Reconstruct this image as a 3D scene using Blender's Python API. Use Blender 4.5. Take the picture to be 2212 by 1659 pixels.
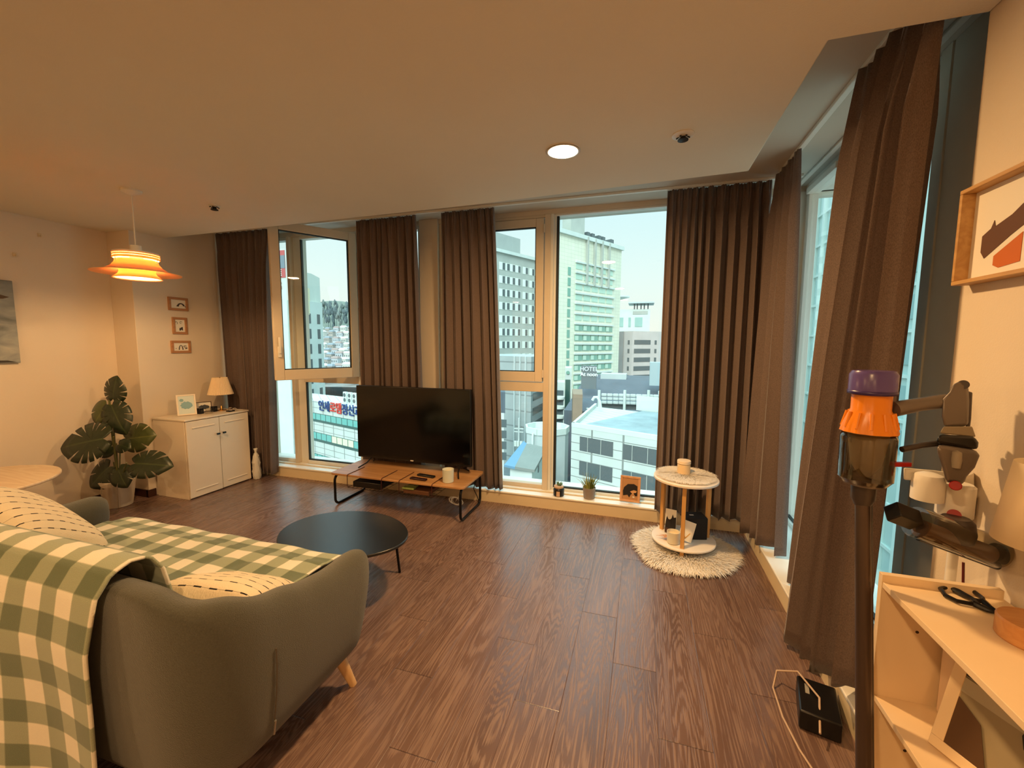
import bpy, bmesh, math, random
from mathutils import Vector, Matrix
random.seed(7)
sin, cos, pi, rad = math.sin, math.cos, math.pi, math.radians
D = bpy.data; SC = bpy.context.scene; COL = SC.collection
for o in list(D.objects): D.objects.remove(o)

# ---------------------------------------------------------------- camera
F = 907.0; CH = 1.45
def cam_basis(pitch, roll, yaw):
    f = Vector((-sin(yaw), cos(yaw), 0)); r = Vector((cos(yaw), sin(yaw), 0)); u = Vector((0, 0, 1))
    f2 = f*cos(pitch) - u*sin(pitch); u2 = u*cos(pitch) + f*sin(pitch)
    return r*cos(roll) + u2*sin(roll), u2*cos(roll) - r*sin(roll), f2
RR, UU, FW = cam_basis(rad(5.536), rad(0.294), rad(17.197))
EYE = Vector((0, 0, CH))
cam = D.objects.new('camera', D.cameras.new('camera')); COL.objects.link(cam)
cam.matrix_world = Matrix(((RR.x, UU.x, -FW.x, 0), (RR.y, UU.y, -FW.y, 0), (RR.z, UU.z, -FW.z, CH), (0, 0, 0, 1)))
cam.data.sensor_width = 36; cam.data.lens = F/2212*36; cam.data.clip_start = .05; cam.data.clip_end = 2000
SC.camera = cam
# ---------------------------------------------------------------- view, sky, sun, room lights
SC.view_settings.view_transform = 'Standard'; SC.view_settings.look = 'None'
SC.view_settings.gamma = 1; SC.view_settings.use_curve_mapping = False
SC.view_settings.exposure = 0.0
def lin(c):
    c = c/255.0
    return c/12.92 if c <= .04045 else ((c+.055)/1.055)**2.4
def C(*a):
    if isinstance(a[0], str):
        h = a[0].lstrip('#'); a = tuple(int(h[i:i+2], 16) for i in (0, 2, 4))
    return (lin(a[0]), lin(a[1]), lin(a[2]), 1)
W = D.worlds.new('sky'); SC.world = W; W.use_nodes = True
nt = W.node_tree; nt.nodes.clear()
wo = nt.nodes.new('ShaderNodeOutputWorld'); bg = nt.nodes.new('ShaderNodeBackground')
tc = nt.nodes.new('ShaderNodeTexCoord'); sx = nt.nodes.new('ShaderNodeSeparateXYZ'); rp = nt.nodes.new('ShaderNodeValToRGB')
nt.links.new(tc.outputs['Generated'], sx.inputs[0]); nt.links.new(sx.outputs['Z'], rp.inputs[0])
el = rp.color_ramp.elements
el[0].position = 0.0; el[0].color = C(238, 240, 228)
el[1].position = .40; el[1].color = C(196, 236, 246)
e = el.new(.14); e.color = C(228, 244, 240)
nt.links.new(rp.outputs[0], bg.inputs[0])
mr = nt.nodes.new('ShaderNodeMapRange'); mr.inputs['From Min'].default_value = .30; mr.inputs['From Max'].default_value = .85; mr.inputs['To Min'].default_value = 1.2; mr.inputs['To Max'].default_value = 3.6
nt.links.new(sx.outputs['Z'], mr.inputs['Value']); nt.links.new(mr.outputs[0], bg.inputs[1])   # an overcast sky is brighter overhead
nt.links.new(bg.outputs[0], wo.inputs[0])
def light(name, kind, loc, power, color, rot=None, **kw):
    l = D.lights.new(name, kind); l.energy = power; l.color = color
    for k, v in kw.items(): setattr(l, k, v)
    o = D.objects.new(name, l); COL.objects.link(o); o.location = loc
    if rot: o.rotation_euler = rot
    return o
# soft overcast sun, coming over the building from behind the camera: only reaches the city outside
sun = light('sun', 'SUN', (0, -20, 40), 2.7, (0.95, 1.0, .96), angle=rad(25))
sun.rotation_euler = Vector((0.0, .80, -.60)).to_track_quat('-Z', 'Y').to_euler()
WARM = (1.0, .60, .26)
DL_POW = 54.0; DB_POW = 27.0; PD_POW = 42.0

# ---------------------------------------------------------------- projection helpers (pixel of the 2212x1659 photo -> world)
def ray(px, py): return FW + RR*((px-1106)/F) - UU*((py-829.5)/F)
def atZ(px, py, z): d = ray(px, py); return EYE + d*((z-CH)/d.z)
def atY(px, py, y): d = ray(px, py); return EYE + d*(y/d.y)
def atX(px, py, x): d = ray(px, py); return EYE + d*(x/d.x)
def atD(px, py, dd): return EYE + ray(px, py)*dd

# ---------------------------------------------------------------- mesh builder
class MB:
    def __init__(s): s.v = []; s.f = []; s.uv = None; s.mi = []
    def add(s, vs, fs, mi=0):
        n = len(s.v); s.v += [Vector(v) for v in vs]; s.f += [tuple(i+n for i in f) for f in fs]; s.mi += [mi]*len(fs); return s
    def box(s, c, d, R=None, mi=0):
        c = Vector(c); hx, hy, hz = d[0]/2, d[1]/2, d[2]/2
        vs = [Vector((x, y, z)) for x in (-hx, hx) for y in (-hy, hy) for z in (-hz, hz)]
        if R is not None: vs = [R @ v for v in vs]
        return s.add([v+c for v in vs], [(0,1,3,2),(4,6,7,5),(0,4,5,1),(2,3,7,6),(0,2,6,4),(1,5,7,3)], mi)
    def bx(s, x0, x1, y0, y1, z0, z1, mi=0):
        return s.box(((x0+x1)/2, (y0+y1)/2, (z0+z1)/2), (x1-x0, y1-y0, z1-z0), None, mi)
    def prism(s, pts, z0, z1, mi=0):
        n = len(pts); vs = [(p[0], p[1], z0) for p in pts]+[(p[0], p[1], z1) for p in pts]
        fs = [tuple(range(n-1, -1, -1)), tuple(range(n, 2*n))]+[(i, (i+1) % n, n+(i+1) % n, n+i) for i in range(n)]
        return s.add(vs, fs, mi)
    def tube(s, path, r, n=10, closed=False, caps=True, mi=0):
        P = [Vector(p) for p in path]; m = len(P); rs = r if isinstance(r, (list, tuple)) else [r]*m
        vs = []; prev = None
        for i in range(m):
            if closed: t = P[(i+1) % m]-P[i-1]
            else: t = P[min(i+1, m-1)]-P[max(i-1, 0)]
            t.normalize()
            a = prev if prev is not None else (Vector((0, 0, 1)) if abs(t.z) < .9 else Vector((1, 0, 0)))
            a = (a - t*a.dot(t)).normalized(); prev = a; b = t.cross(a)
            for k in range(n):
                q = 2*pi*k/n; vs.append(P[i]+(a*cos(q)+b*sin(q))*rs[i])
        fs = []; mm = m if closed else m-1
        for i in range(mm):
            j = (i+1) % m
            for k in range(n): fs.append((i*n+k, i*n+(k+1) % n, j*n+(k+1) % n, j*n+k))
        if caps and not closed: fs += [tuple(range(n-1, -1, -1)), tuple((m-1)*n+k for k in range(n))]
        return s.add(vs, fs, mi)
    def cyl(s, a, b, r0, r1=None, n=24, mi=0):
        return s.tube([a, b], [r0, r0 if r1 is None else r1], n, mi=mi)
    def lathe(s, prof, c=(0, 0, 0), n=40, R=None, mi=0, close=True, wob=None):
        c = Vector(c); vs = []; m = len(prof)
        for i, (r, z) in enumerate(prof):
            for k in range(n):
                q = 2*pi*k/n; rr = r*(wob(q, i) if wob else 1)
                v = Vector((rr*cos(q), rr*sin(q), z))
                vs.append((R @ v if R is not None else v)+c)
        fs = [(i*n+k, i*n+(k+1) % n, (i+1)*n+(k+1) % n, (i+1)*n+k) for i in range(m-1) for k in range(n)]
        if close: fs += [tuple(range(n-1, -1, -1)), tuple((m-1)*n+k for k in range(n))]
        return s.add(vs, fs, mi)
    def grid(s, fn, nu, nv, uvf=None, mi=0):
        base = len(s.v); vs = [fn(i/(nu-1), j/(nv-1)) for j in range(nv) for i in range(nu)]
        fs = [(j*nu+i, j*nu+i+1, (j+1)*nu+i+1, (j+1)*nu+i) for j in range(nv-1) for i in range(nu-1)]
        s.add(vs, fs, mi)
        if uvf:
            s.uv = (s.uv or {})
            for j in range(nv):
                for i in range(nu): s.uv[base+j*nu+i] = uvf(i/(nu-1), j/(nv-1))
        return s
ORG = {}
def add_mods(o, bevel, solid, sub, seg=2):
    if sub: m = o.modifiers.new('s', 'SUBSURF'); m.levels = sub; m.render_levels = sub
    if solid: m = o.modifiers.new('t', 'SOLIDIFY'); m.thickness = solid; m.offset = 0
    if bevel: m = o.modifiers.new('b', 'BEVEL'); m.width = bevel; m.segments = seg; m.limit_method = 'ANGLE'; m.angle_limit = rad(35)
def obj(name, mb, mat, parent=None, bevel=0, solid=0, sub=0, smooth=35, label=None, cat=None, group=None, kind=None, origin=None, tgt=None):
    me = D.meshes.new(name)
    if parent is not None: org = ORG[parent.name]
    elif origin is not None: org = Vector(origin)
    else:
        xs = [v.x for v in mb.v]; ys = [v.y for v in mb.v]; zs = [v.z for v in mb.v]
        org = Vector(((min(xs)+max(xs))/2, (min(ys)+max(ys))/2, min(zs)))
    me.from_pydata([tuple(v-org) for v in mb.v], [], mb.f)
    ms = mat if isinstance(mat, (list, tuple)) else [mat]
    for m in ms: me.materials.append(m)
    if len(ms) > 1: me.polygons.foreach_set('material_index', mb.mi)
    if mb.uv:
        ul = me.uv_layers.new(name='UV')
        for l in me.loops: ul.data[l.index].uv = mb.uv.get(l.vertex_index, (0, 0))
    bm = bmesh.new(); bm.from_mesh(me); bmesh.ops.recalc_face_normals(bm, faces=bm.faces); bm.to_mesh(me); bm.free()
    if smooth:
        me.shade_smooth(); me.set_sharp_from_angle(angle=rad(smooth))
    o = D.objects.new(name, me); COL.objects.link(o)
    if parent is not None: o.parent = parent
    else: o.location = org
    ORG[o.name] = org
    add_mods(o, bevel, solid, sub)
    tag(o, label, cat, group, kind)
    return o
def tag(o, label=None, cat=None, group=None, kind=None):
    if label: o['label'] = label
    if cat: o['category'] = cat
    if group: o['group'] = group
    if kind: o['kind'] = kind
    return o
def thing(name, loc, label, cat, group=None, kind=None):
    o = D.objects.new(name, None); COL.objects.link(o); o.location = loc; ORG[o.name] = Vector(loc); o.empty_display_size = .05
    return tag(o, label, cat, group, kind)
def struct(name, mb, mat, **kw): return obj(name, mb, mat, kind='structure', **kw)
def sthing(name, loc): return thing(name, loc, None, None, kind='structure')
def copy_tree(o, parent=None):
    c = o.copy(); COL.objects.link(c)
    if parent: c.parent = parent
    for ch in list(o.children): copy_tree(ch, c)
    return c

# ---------------------------------------------------------------- materials
def new_mat(name):
    m = D.materials.new(name); m.use_nodes = True; n = m.node_tree; n.nodes.clear()
    o = n.nodes.new('ShaderNodeOutputMaterial'); b = n.nodes.new('ShaderNodeBsdfPrincipled'); n.links.new(b.outputs[0], o.inputs[0])
    return m, n, b, o
def mat(name, col, rough=.6, metal=0, noise=None, bump=None, spec=.5, coat=0, trans=0, ior=1.45, emit=None, es=0, sheen=0, stretch=None, sss=0):
    m, n, b, o = new_mat(name); N = n.nodes.new; L = n.links.new
    col = C(*col) if not (len(col) == 4) else col
    b.inputs['Base Color'].default_value = col; b.inputs['Roughness'].default_value = rough; b.inputs['Metallic'].default_value = metal
    b.inputs['Specular IOR Level'].default_value = spec; b.inputs['Coat Weight'].default_value = coat
    b.inputs['Transmission Weight'].default_value = trans; b.inputs['IOR'].default_value = ior
    if sheen: b.inputs['Sheen Weight'].default_value = sheen
    if sss: b.inputs['Subsurface Weight'].default_value = sss; b.inputs['Subsurface Radius'].default_value = (.03, .02, .01)
    if emit: b.inputs['Emission Color'].default_value = emit; b.inputs['Emission Strength'].default_value = es
    if noise or bump:
        t = N('ShaderNodeTexCoord'); mp = N('ShaderNodeMapping'); L(t.outputs['Object'], mp.inputs[0])
        if stretch: mp.inputs['Scale'].default_value = stretch
    if noise:
        x = N('ShaderNodeTexNoise'); x.inputs['Scale'].default_value = noise[0]; x.inputs['Detail'].default_value = 5; L(mp.outputs[0], x.inputs[0])
        mx = N('ShaderNodeMix'); mx.data_type = 'RGBA'; a = noise[1]
        mx.inputs[6].default_value = tuple(max(0, c*(1-a)) for c in col[:3])+(1,); mx.inputs[7].default_value = tuple(min(1, c*(1+a)) for c in col[:3])+(1,)
        L(x.outputs[0], mx.inputs[0]); L(mx.outputs[2], b.inputs['Base Color'])
    if bump:
        x = N('ShaderNodeTexNoise'); x.inputs['Scale'].default_value = bump[0]; x.inputs['Detail'].default_value = 4; L(mp.outputs[0], x.inputs[0])
        bp = N('ShaderNodeBump'); bp.inputs['Strength'].default_value = bump[1]; bp.inputs['Distance'].default_value = .01
        L(x.outputs[0], bp.inputs['Height']); L(bp.outputs[0], b.inputs['Normal'])
    return m
def math_node(n, op, a, b=None, c=None):
    x = n.nodes.new('ShaderNodeMath'); x.operation = op
    for i, v in enumerate((a, b, c)):
        if v is None: continue
        if isinstance(v, (int, float)): x.inputs[i].default_value = v
        else: n.links.new(v, x.inputs[i])
    return x.outputs[0]
def ramp(n, fac, stops):
    r = n.nodes.new('ShaderNodeValToRGB'); n.links.new(fac, r.inputs[0]); e = r.color_ramp.elements
    e[0].position, e[0].color = stops[0]; e[1].position, e[1].color = stops[-1]
    for p, c in stops[1:-1]: k = e.new(p); k.color = c
    return r.outputs[0]

def floor_material():
    m, n, b, o = new_mat('wood_plank_floor'); M = lambda *a: math_node(n, *a)
    t = n.nodes.new('ShaderNodeTexCoord'); s = n.nodes.new('ShaderNodeSeparateXYZ'); n.links.new(t.outputs['Object'], s.inputs[0])
    X, Y = s.outputs[0], s.outputs[1]
    w, L = .18583, .9844
    u = M('DIVIDE', M('ADD', X, .26674), w); k = M('FLOOR', u); fu = M('SUBTRACT', u, k)
    v = M('ADD', M('DIVIDE', M('SUBTRACT', Y, 2.1736), L), M('DIVIDE', k, 3.0)); kv = M('FLOOR', v); fv = M('SUBTRACT', v, kv)
    du = M('MULTIPLY', M('MINIMUM', fu, M('SUBTRACT', 1, fu)), w); dv = M('MULTIPLY', M('MINIMUM', fv, M('SUBTRACT', 1, fv)), L)
    seam_l = M('MAXIMUM', 0, M('SUBTRACT', 1, M('DIVIDE', du, .0016))); seam_s = M('MAXIMUM', 0, M('SUBTRACT', 1, M('DIVIDE', dv, .0026)))
    cb = n.nodes.new('ShaderNodeCombineXYZ'); n.links.new(k, cb.inputs[0]); n.links.new(kv, cb.inputs[1])
    wn = n.nodes.new('ShaderNodeTexWhiteNoise'); wn.noise_dimensions = '3D'; n.links.new(cb.outputs[0], wn.inputs[0])
    off = M('MULTIPLY', wn.outputs[0], 37.0)
    gx = n.nodes.new('ShaderNodeCombineXYZ'); n.links.new(M('MULTIPLY', X, 12.0), gx.inputs[0]); n.links.new(M('MULTIPLY', Y, .9), gx.inputs[1]); n.links.new(off, gx.inputs[2])
    # cathedral grain: distorted long noise turned into rings
    nz = n.nodes.new('ShaderNodeTexNoise'); nz.inputs['Scale'].default_value = .55; nz.inputs['Detail'].default_value = 2.0; nz.inputs['Distortion'].default_value = .6; n.links.new(gx.outputs[0], nz.inputs[0])
    ring = M('FRACT', M('MULTIPLY', nz.outputs[0], 34.0)); ring = M('ABSOLUTE', M('SUBTRACT', M('MULTIPLY', ring, 2), 1))
    g2 = n.nodes.new('ShaderNodeCombineXYZ'); n.links.new(M('MULTIPLY', X, 190.0), g2.inputs[0]); n.links.new(M('MULTIPLY', Y, 6.0), g2.inputs[1]); n.links.new(off, g2.inputs[2])
    fine = n.nodes.new('ShaderNodeTexNoise'); fine.inputs['Scale'].default_value = 1.0; fine.inputs['Detail'].default_value = 6; n.links.new(g2.outputs[0], fine.inputs[0])
    g3 = n.nodes.new('ShaderNodeCombineXYZ'); n.links.new(M('MULTIPLY', X, 9.0), g3.inputs[0]); n.links.new(M('MULTIPLY', Y, 1.6), g3.inputs[1]); n.links.new(off, g3.inputs[2])
    broad = n.nodes.new('ShaderNodeTexNoise'); broad.inputs['Scale'].default_value = 1.0; broad.inputs['Detail'].default_value = 3; n.links.new(g3.outputs[0], broad.inputs[0])
    pores = ramp(n, M('MULTIPLY', fine.outputs[0], M('ADD', .62, M('MULTIPLY', ring, .52))), [(.40, (0, 0, 0, 1)), (.58, (1, 1, 1, 1))])
    base = ramp(n, M('ADD', M('MULTIPLY', broad.outputs[0], .8), M('MULTIPLY', wn.outputs[0], .2)), [(.2, C(92, 70, 62)), (.5, C(110, 86, 77)), (.8, C(128, 103, 94))])
    mx = n.nodes.new('ShaderNodeMix'); mx.data_type = 'RGBA'; n.links.new(M('MULTIPLY', pores, .34), mx.inputs[0]); n.links.new(base, mx.inputs[6]); mx.inputs[7].default_value = C(172, 142, 122)
    m2 = n.nodes.new('ShaderNodeMix'); m2.data_type = 'RGBA'; n.links.new(M('ADD', M('MULTIPLY', seam_s, .85), M('MULTIPLY', seam_l, .4)), m2.inputs[0]); n.links.new(mx.outputs[2], m2.inputs[6]); m2.inputs[7].default_value = C(34, 18, 12)
    m2.clamp_factor = True
    n.links.new(m2.outputs[2], b.inputs['Base Color'])
    n.links.new(M('ADD', .25, M('MULTIPLY', pores, .12)), b.inputs['Roughness']); b.inputs['Specular IOR Level'].default_value = .65
    bp = n.nodes.new('ShaderNodeBump'); bp.inputs['Strength'].default_value = .35; bp.inputs['Distance'].default_value = .002
    n.links.new(M('SUBTRACT', M('MULTIPLY', pores, .3), M('ADD', seam_s, seam_l)), bp.inputs['Height']); n.links.new(bp.outputs[0], b.inputs['Normal'])
    return m
def wood(name, c1, c2, scale=1.0, axis='X', rough=.45, ring=14):
    m, n, b, o = new_mat(name)
    t = n.nodes.new('ShaderNodeTexCoord'); mp = n.nodes.new('ShaderNodeMapping'); n.links.new(t.outputs['Object'], mp.inputs[0])
    mp.inputs['Scale'].default_value = {'X': (1.2, 14, 14), 'Y': (14, 1.2, 14), 'Z': (14, 14, 1.2)}[axis]
    nz = n.nodes.new('ShaderNodeTexNoise'); nz.inputs['Scale'].default_value = scale; nz.inputs['Detail'].default_value = 4; nz.inputs['Distortion'].default_value = .5
    n.links.new(mp.outputs[0], nz.inputs[0])
    f = math_node(n, 'FRACT', math_node(n, 'MULTIPLY', nz.outputs[0], ring)); f = math_node(n, 'ABSOLUTE', math_node(n, 'SUBTRACT', math_node(n, 'MULTIPLY', f, 2), 1))
    n.links.new(ramp(n, f, [(0, C(*c1)), (1, C(*c2))]), b.inputs['Base Color']); b.inputs['Roughness'].default_value = rough
    return m
def gingham_material():
    m, n, b, o = new_mat('green_gingham_fleece'); M = lambda *a: math_node(n, *a)
    uv = n.nodes.new('ShaderNodeUVMap'); uv.uv_map = 'UV'; s = n.nodes.new('ShaderNodeSeparateXYZ'); n.links.new(uv.outputs[0], s.inputs[0])
    def stripe(c):
        f = M('FRACT', M('DIVIDE', c, .146)); f = M('ABSOLUTE', M('SUBTRACT', f, .5))
        return M('MINIMUM', 1, M('MAXIMUM', 0, M('MULTIPLY', M('SUBTRACT', f, .235), 33)))
    t = M('MULTIPLY', M('ADD', stripe(s.outputs[0]), stripe(s.outputs[1])), .5)
    nz = n.nodes.new('ShaderNodeTexNoise'); nz.inputs['Scale'].default_value = 420; n.links.new(uv.outputs[0], nz.inputs[0])
    t = M('ADD', t, M('MULTIPLY', M('SUBTRACT', nz.outputs[0], .5), .22))
    n.links.new(ramp(n, t, [(0.0, C(234, 228, 210)), (.5, C(152, 160, 134)), (1.0, C(94, 108, 82))]), b.inputs['Base Color'])
    b.inputs['Roughness'].default_value = .95; b.inputs['Sheen Weight'].default_value = .3
    bp = n.nodes.new('ShaderNodeBump'); bp.inputs['Strength'].default_value = .5; bp.inputs['Distance'].default_value = .003
    n.links.new(nz.outputs[0], bp.inputs['Height']); n.links.new(bp.outputs[0], b.inputs['Normal'])
    return m
def dash_material():
    m, n, b, o = new_mat('cream_cotton_with_black_dashes'); M = lambda *a: math_node(n, *a)
    uv = n.nodes.new('ShaderNodeUVMap'); uv.uv_map = 'UV'; s = n.nodes.new('ShaderNodeSeparateXYZ'); n.links.new(uv.outputs[0], s.inputs[0])
    U, V = s.outputs[0], s.outputs[1]
    row = M('FLOOR', M('DIVIDE', V, .047)); fv = M('ABSOLUTE', M('SUBTRACT', M('FRACT', M('DIVIDE', V, .047)), .5))
    fu = M('FRACT', M('ADD', M('DIVIDE', U, .058), M('MULTIPLY', row, .37)))
    line = M('LESS_THAN', fv, .055); dash = M('MULTIPLY', line, M('LESS_THAN', fu, .5)); thin = M('LESS_THAN', fv, .018)
    k = M('MAXIMUM', dash, M('MULTIPLY', thin, .6))
    mx = n.nodes.new('ShaderNodeMix'); mx.data_type = 'RGBA'; n.links.new(k, mx.inputs[0]); mx.inputs[6].default_value = C(232, 216, 186); mx.inputs[7].default_value = C(30, 24, 22)
    n.links.new(mx.outputs[2], b.inputs['Base Color']); b.inputs['Roughness'].default_value = .95
    nz = n.nodes.new('ShaderNodeTexNoise'); nz.inputs['Scale'].default_value = 160; n.links.new(uv.outputs[0], nz.inputs[0])
    bp = n.nodes.new('ShaderNodeBump'); bp.inputs['Strength'].default_value = .6; bp.inputs['Distance'].default_value = .004
    n.links.new(nz.outputs[0], bp.inputs['Height']); n.links.new(bp.outputs[0], b.inputs['Normal'])
    return m
def pane_material(name, tint=(.965, .992, .982), refl=1.0):
    m = D.materials.new(name); m.use_nodes = True; n = m.node_tree; n.nodes.clear()
    o = n.nodes.new('ShaderNodeOutputMaterial'); mx = n.nodes.new('ShaderNodeMixShader'); tr = n.nodes.new('ShaderNodeBsdfTransparent'); gl = n.nodes.new('ShaderNodeBsdfGlossy')
    ge = n.nodes.new('ShaderNodeNewGeometry'); dt = n.nodes.new('ShaderNodeVectorMath'); dt.operation = 'DOT_PRODUCT'
    n.links.new(ge.outputs['Normal'], dt.inputs[0]); n.links.new(ge.outputs['Incoming'], dt.inputs[1])
    c = math_node(n, 'SUBTRACT', 1.0, math_node(n, 'ABSOLUTE', dt.outputs['Value'])); fr = math_node(n, 'ADD', .035, math_node(n, 'MULTIPLY', math_node(n, 'POWER', c, 5.0), .9))
    tr.inputs[0].default_value = tint+(1,); gl.inputs['Roughness'].default_value = .01
    n.links.new(math_node(n, 'MULTIPLY', fr, refl), mx.inputs[0]); n.links.new(tr.outputs[0], mx.inputs[1]); n.links.new(gl.outputs[0], mx.inputs[2]); n.links.new(mx.outputs[0], o.inputs[0])
    return m
def curtain_material():
    m, n, b, o = new_mat('brown_grey_curtain_fabric')
    b.inputs['Base Color'].default_value = C(112, 88, 76); b.inputs['Roughness'].default_value = .85; b.inputs['Sheen Weight'].default_value = .25
    t = n.nodes.new('ShaderNodeTexCoord'); mp = n.nodes.new('ShaderNodeMapping'); mp.inputs['Scale'].default_value = (600, 600, 180); n.links.new(t.outputs['Object'], mp.inputs[0])
    nz = n.nodes.new('ShaderNodeTexNoise'); nz.inputs['Scale'].default_value = 1; n.links.new(mp.outputs[0], nz.inputs[0])
    n.links.new(ramp(n, nz.outputs[0], [(.3, C(92, 77, 71)), (.7, C(124, 105, 97))]), b.inputs['Base Color'])
    tl = n.nodes.new('ShaderNodeBsdfTranslucent'); tl.inputs[0].default_value = C(96, 74, 62); mx = n.nodes.new('ShaderNodeMixShader'); mx.inputs[0].default_value = .06
    n.links.new(b.outputs[0], mx.inputs[1]); n.links.new(tl.outputs[0], mx.inputs[2]); n.links.new(mx.outputs[0], o.inputs[0])
    return m
M_floor = floor_material()
M_wall = mat('painted_wallpaper', (226, 212, 192), .85, noise=(6, .03), bump=(220, .12))
M_ceil = mat('ceiling_paint', (228, 219, 198), .9, noise=(3, .03), bump=(160, .1))
M_box = mat('curtain_box_paint', (200, 194, 180), .8)
M_sill = mat('marble_sill', (246, 243, 234), .18, noise=(5, .03), spec=.8)
M_sillface = mat('sill_face_paint', (222, 204, 170), .6, noise=(8, .05))
M_frame = mat('window_frame_aluminium', (214, 200, 178), .45, noise=(20, .03))
M_frame_w = mat('window_frame_white', (226, 224, 214), .4)
M_gasket = mat('black_gasket', (40, 44, 42), .6)
M_panel = mat('grey_column_panel', (226, 220, 204), .6, noise=(10, .05))
M_base = mat('dark_baseboard', (58, 30, 22), .4)
M_glass = pane_material('window_glass')
M_curtain = curtain_material()
M_white = mat('white_laminate', (234, 220, 200), .4, noise=(12, .02))
M_whitep = mat('white_plastic', (230, 224, 212), .35)
M_black = mat('black_plastic', (18, 16, 16), .35)
M_blackm = mat('black_metal', (20, 18, 20), .3, metal=.4)
M_screen = mat('tv_screen', (4, 4, 5), .13, spec=.6)
M_oak = wood('oak_board', (168, 122, 78), (188, 142, 96), .6, 'X', .35, 7)
M_lightoak = wood('light_oak', (214, 172, 120), (226, 188, 138), .9, 'Z', .5, 6)
M_post = wood('bamboo_post', (205, 152, 84), (216, 166, 98), 1.0, 'Z', .5, 4)
M_beige = wood('beige_table_top', (216, 190, 156), (226, 204, 172), .6, 'X', .5, 8)
M_sofa = mat('grey_wool_upholstery', (80, 79, 68), .95, noise=(260, .35), bump=(420, .5), sheen=.3)
M_plaid = gingham_material(); M_dash = dash_material()
M_brass = mat('brass', (196, 150, 84), .25, metal=1)
M_paper = mat('paper', (236, 230, 216), .8)
M_fur = mat('white_faux_fur', (244, 232, 216), .9, sheen=.4, noise=(70, .16))

# ================================================================ THE ROOM
HZ = 2.425; HB = 2.60          # ceiling, curtain-box ceiling
YB = 3.51; YW = 3.70           # sill face, window plane
XS = .795; XW = 1.10           # right sill face, right window plane
XR = .943; XL = -4.65; YF = -3.2
struct('floor', MB().bx(-5.0, 1.3, YF-.2, 3.9, -.12, 0), M_floor, origin=(0, 0, 0))
struct('ceiling', MB().prism([(XL, YF), (XR, YF), (XR, 1.689), (.539, 1.689), (.539, 2.763), (-1.2, 2.868), (-4.36, 2.935), (XL, 2.94)], HZ, HB), M_ceil, bevel=.006)
struct('ceiling_curtain_box', MB().bx(XL-.2, 1.4, YF-.2, 4.0, HB, HB+.12), M_box)
struct('wall_left', MB().bx(XL-.2, XL, YF-.2, 4.0, 0, HB), M_wall)
struct('wall_left_column', MB().bx(XL, -4.36, 2.634, 4.0, 0, HB), M_wall, bevel=.004)
struct('wall_front', MB().bx(XL, 1.3, YF-.2, YF, 0, HB), M_wall)
struct('wall_right', MB().bx(XR, XR+.36, YF, 1.69, 0, HB), M_wall)
b = MB(); b.bx(-4.372, -4.36+.012, 2.622, 2.69, 0, .07); b.bx(XL, -4.36, 2.622, 2.634, 0, .07)
struct('baseboard_left', b, M_base)
struct('baseboard_left_far', MB().bx(XL, XL+.012, YF, 2.622, 0, .07), M_base)
struct('baseboard_front', MB().bx(XL+.012, XR, YF, YF+.012, 0, .07), M_base)
struct('baseboard_right', MB().bx(XR-.012, XR, YF+.012, 1.68, 0, .07), M_base)
# raised sills under the windows
sb = sthing('wall_back', (0, 3.9, 0))
struct('sill_front', MB().bx(-4.36, 1.3, YB, 3.95, 0, .098), M_sillface, parent=sb)
struct('sill_top', MB().bx(-4.36, 1.3, YB-.008, 3.95, .098, .114), M_sill, parent=sb, bevel=.004)
struct('sill_lip', MB().bx(-4.36, 1.1, YB+.085, YB+.105, .114, .124), M_sillface, parent=sb, bevel=.003)
struct('lintel', MB().bx(-4.36, 1.4, YW-.03, YW+.10, 2.56, HB), M_frame, parent=sb)
struct('end_panel', MB().bx(-4.36, -4.16, YW-.04, 3.95, .114, HB), M_wall, parent=sb)
struct('pillar', MB().bx(-2.055, -1.862, YW-.06, 3.95, .114, HB), M_wall, parent=sb, bevel=.003)
sr = sthing('wall_right_sill', (1.2, 2.6, 0))
struct('sill_front', MB().bx(XS, 1.3, 1.69, YB, 0, .098), M_sillface, parent=sr)
struct('sill_top', MB().bx(XS-.008, 1.3, 1.69, YB-.008, .098, .114), M_sill, parent=sr, bevel=.004)
struct('lintel', MB().bx(XW, 1.4, 1.7, YW, 2.56, HB), M_frame_w, parent=sr)
b = MB(); b.bx(XW-.01, 1.35, 1.69, 2.120, .114, HB-.001); b.bx(XW-.004, 1.35, 2.120, 2.127, .114, HB-.001); b.bx(XW-.014, 1.35, 2.127, 2.190, .114, HB-.001)
struct('column_panel', b, M_panel, parent=sr)
# ---- back windows
def hbar(mb, x0, x1, z0, z1, y0=YW-.02, y1=YW+.05): mb.bx(x0, x1, y0, y1, z0, z1)
w1 = sthing('window_1', (-3.85, YW, .114))
b = MB(); hbar(b, -4.16, -3.645, .114, .15); hbar(b, -4.16, -3.645, 2.53, 2.56); hbar(b, -4.16, -4.13, .15, 2.53); hbar(b, -3.675, -3.645, .15, 2.53)
struct('frame', b, M_frame_w, parent=w1, bevel=.003)
struct('pane', MB().bx(-4.13, -3.675, YW+.02, YW+.026, .15, 2.53), M_glass, parent=w1)
w2 = sthing('window_2', (-2.8, YW, .114))
b = MB(); b.bx(-3.645, -3.605, YW-.05, YW+.08, .114, 2.56)
struct('mullion', b, M_frame, parent=w2, bevel=.003)
b = MB(); b.bx(-3.605, -3.50, YW+.0, YW+.08, .114, 2.56); b.bx(-2.80, -2.74, YW-.03, YW+.08, .114, 2.56); b.bx(-2.09, -2.056, YW-.02, YW+.08, .114, 2.56)
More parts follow.
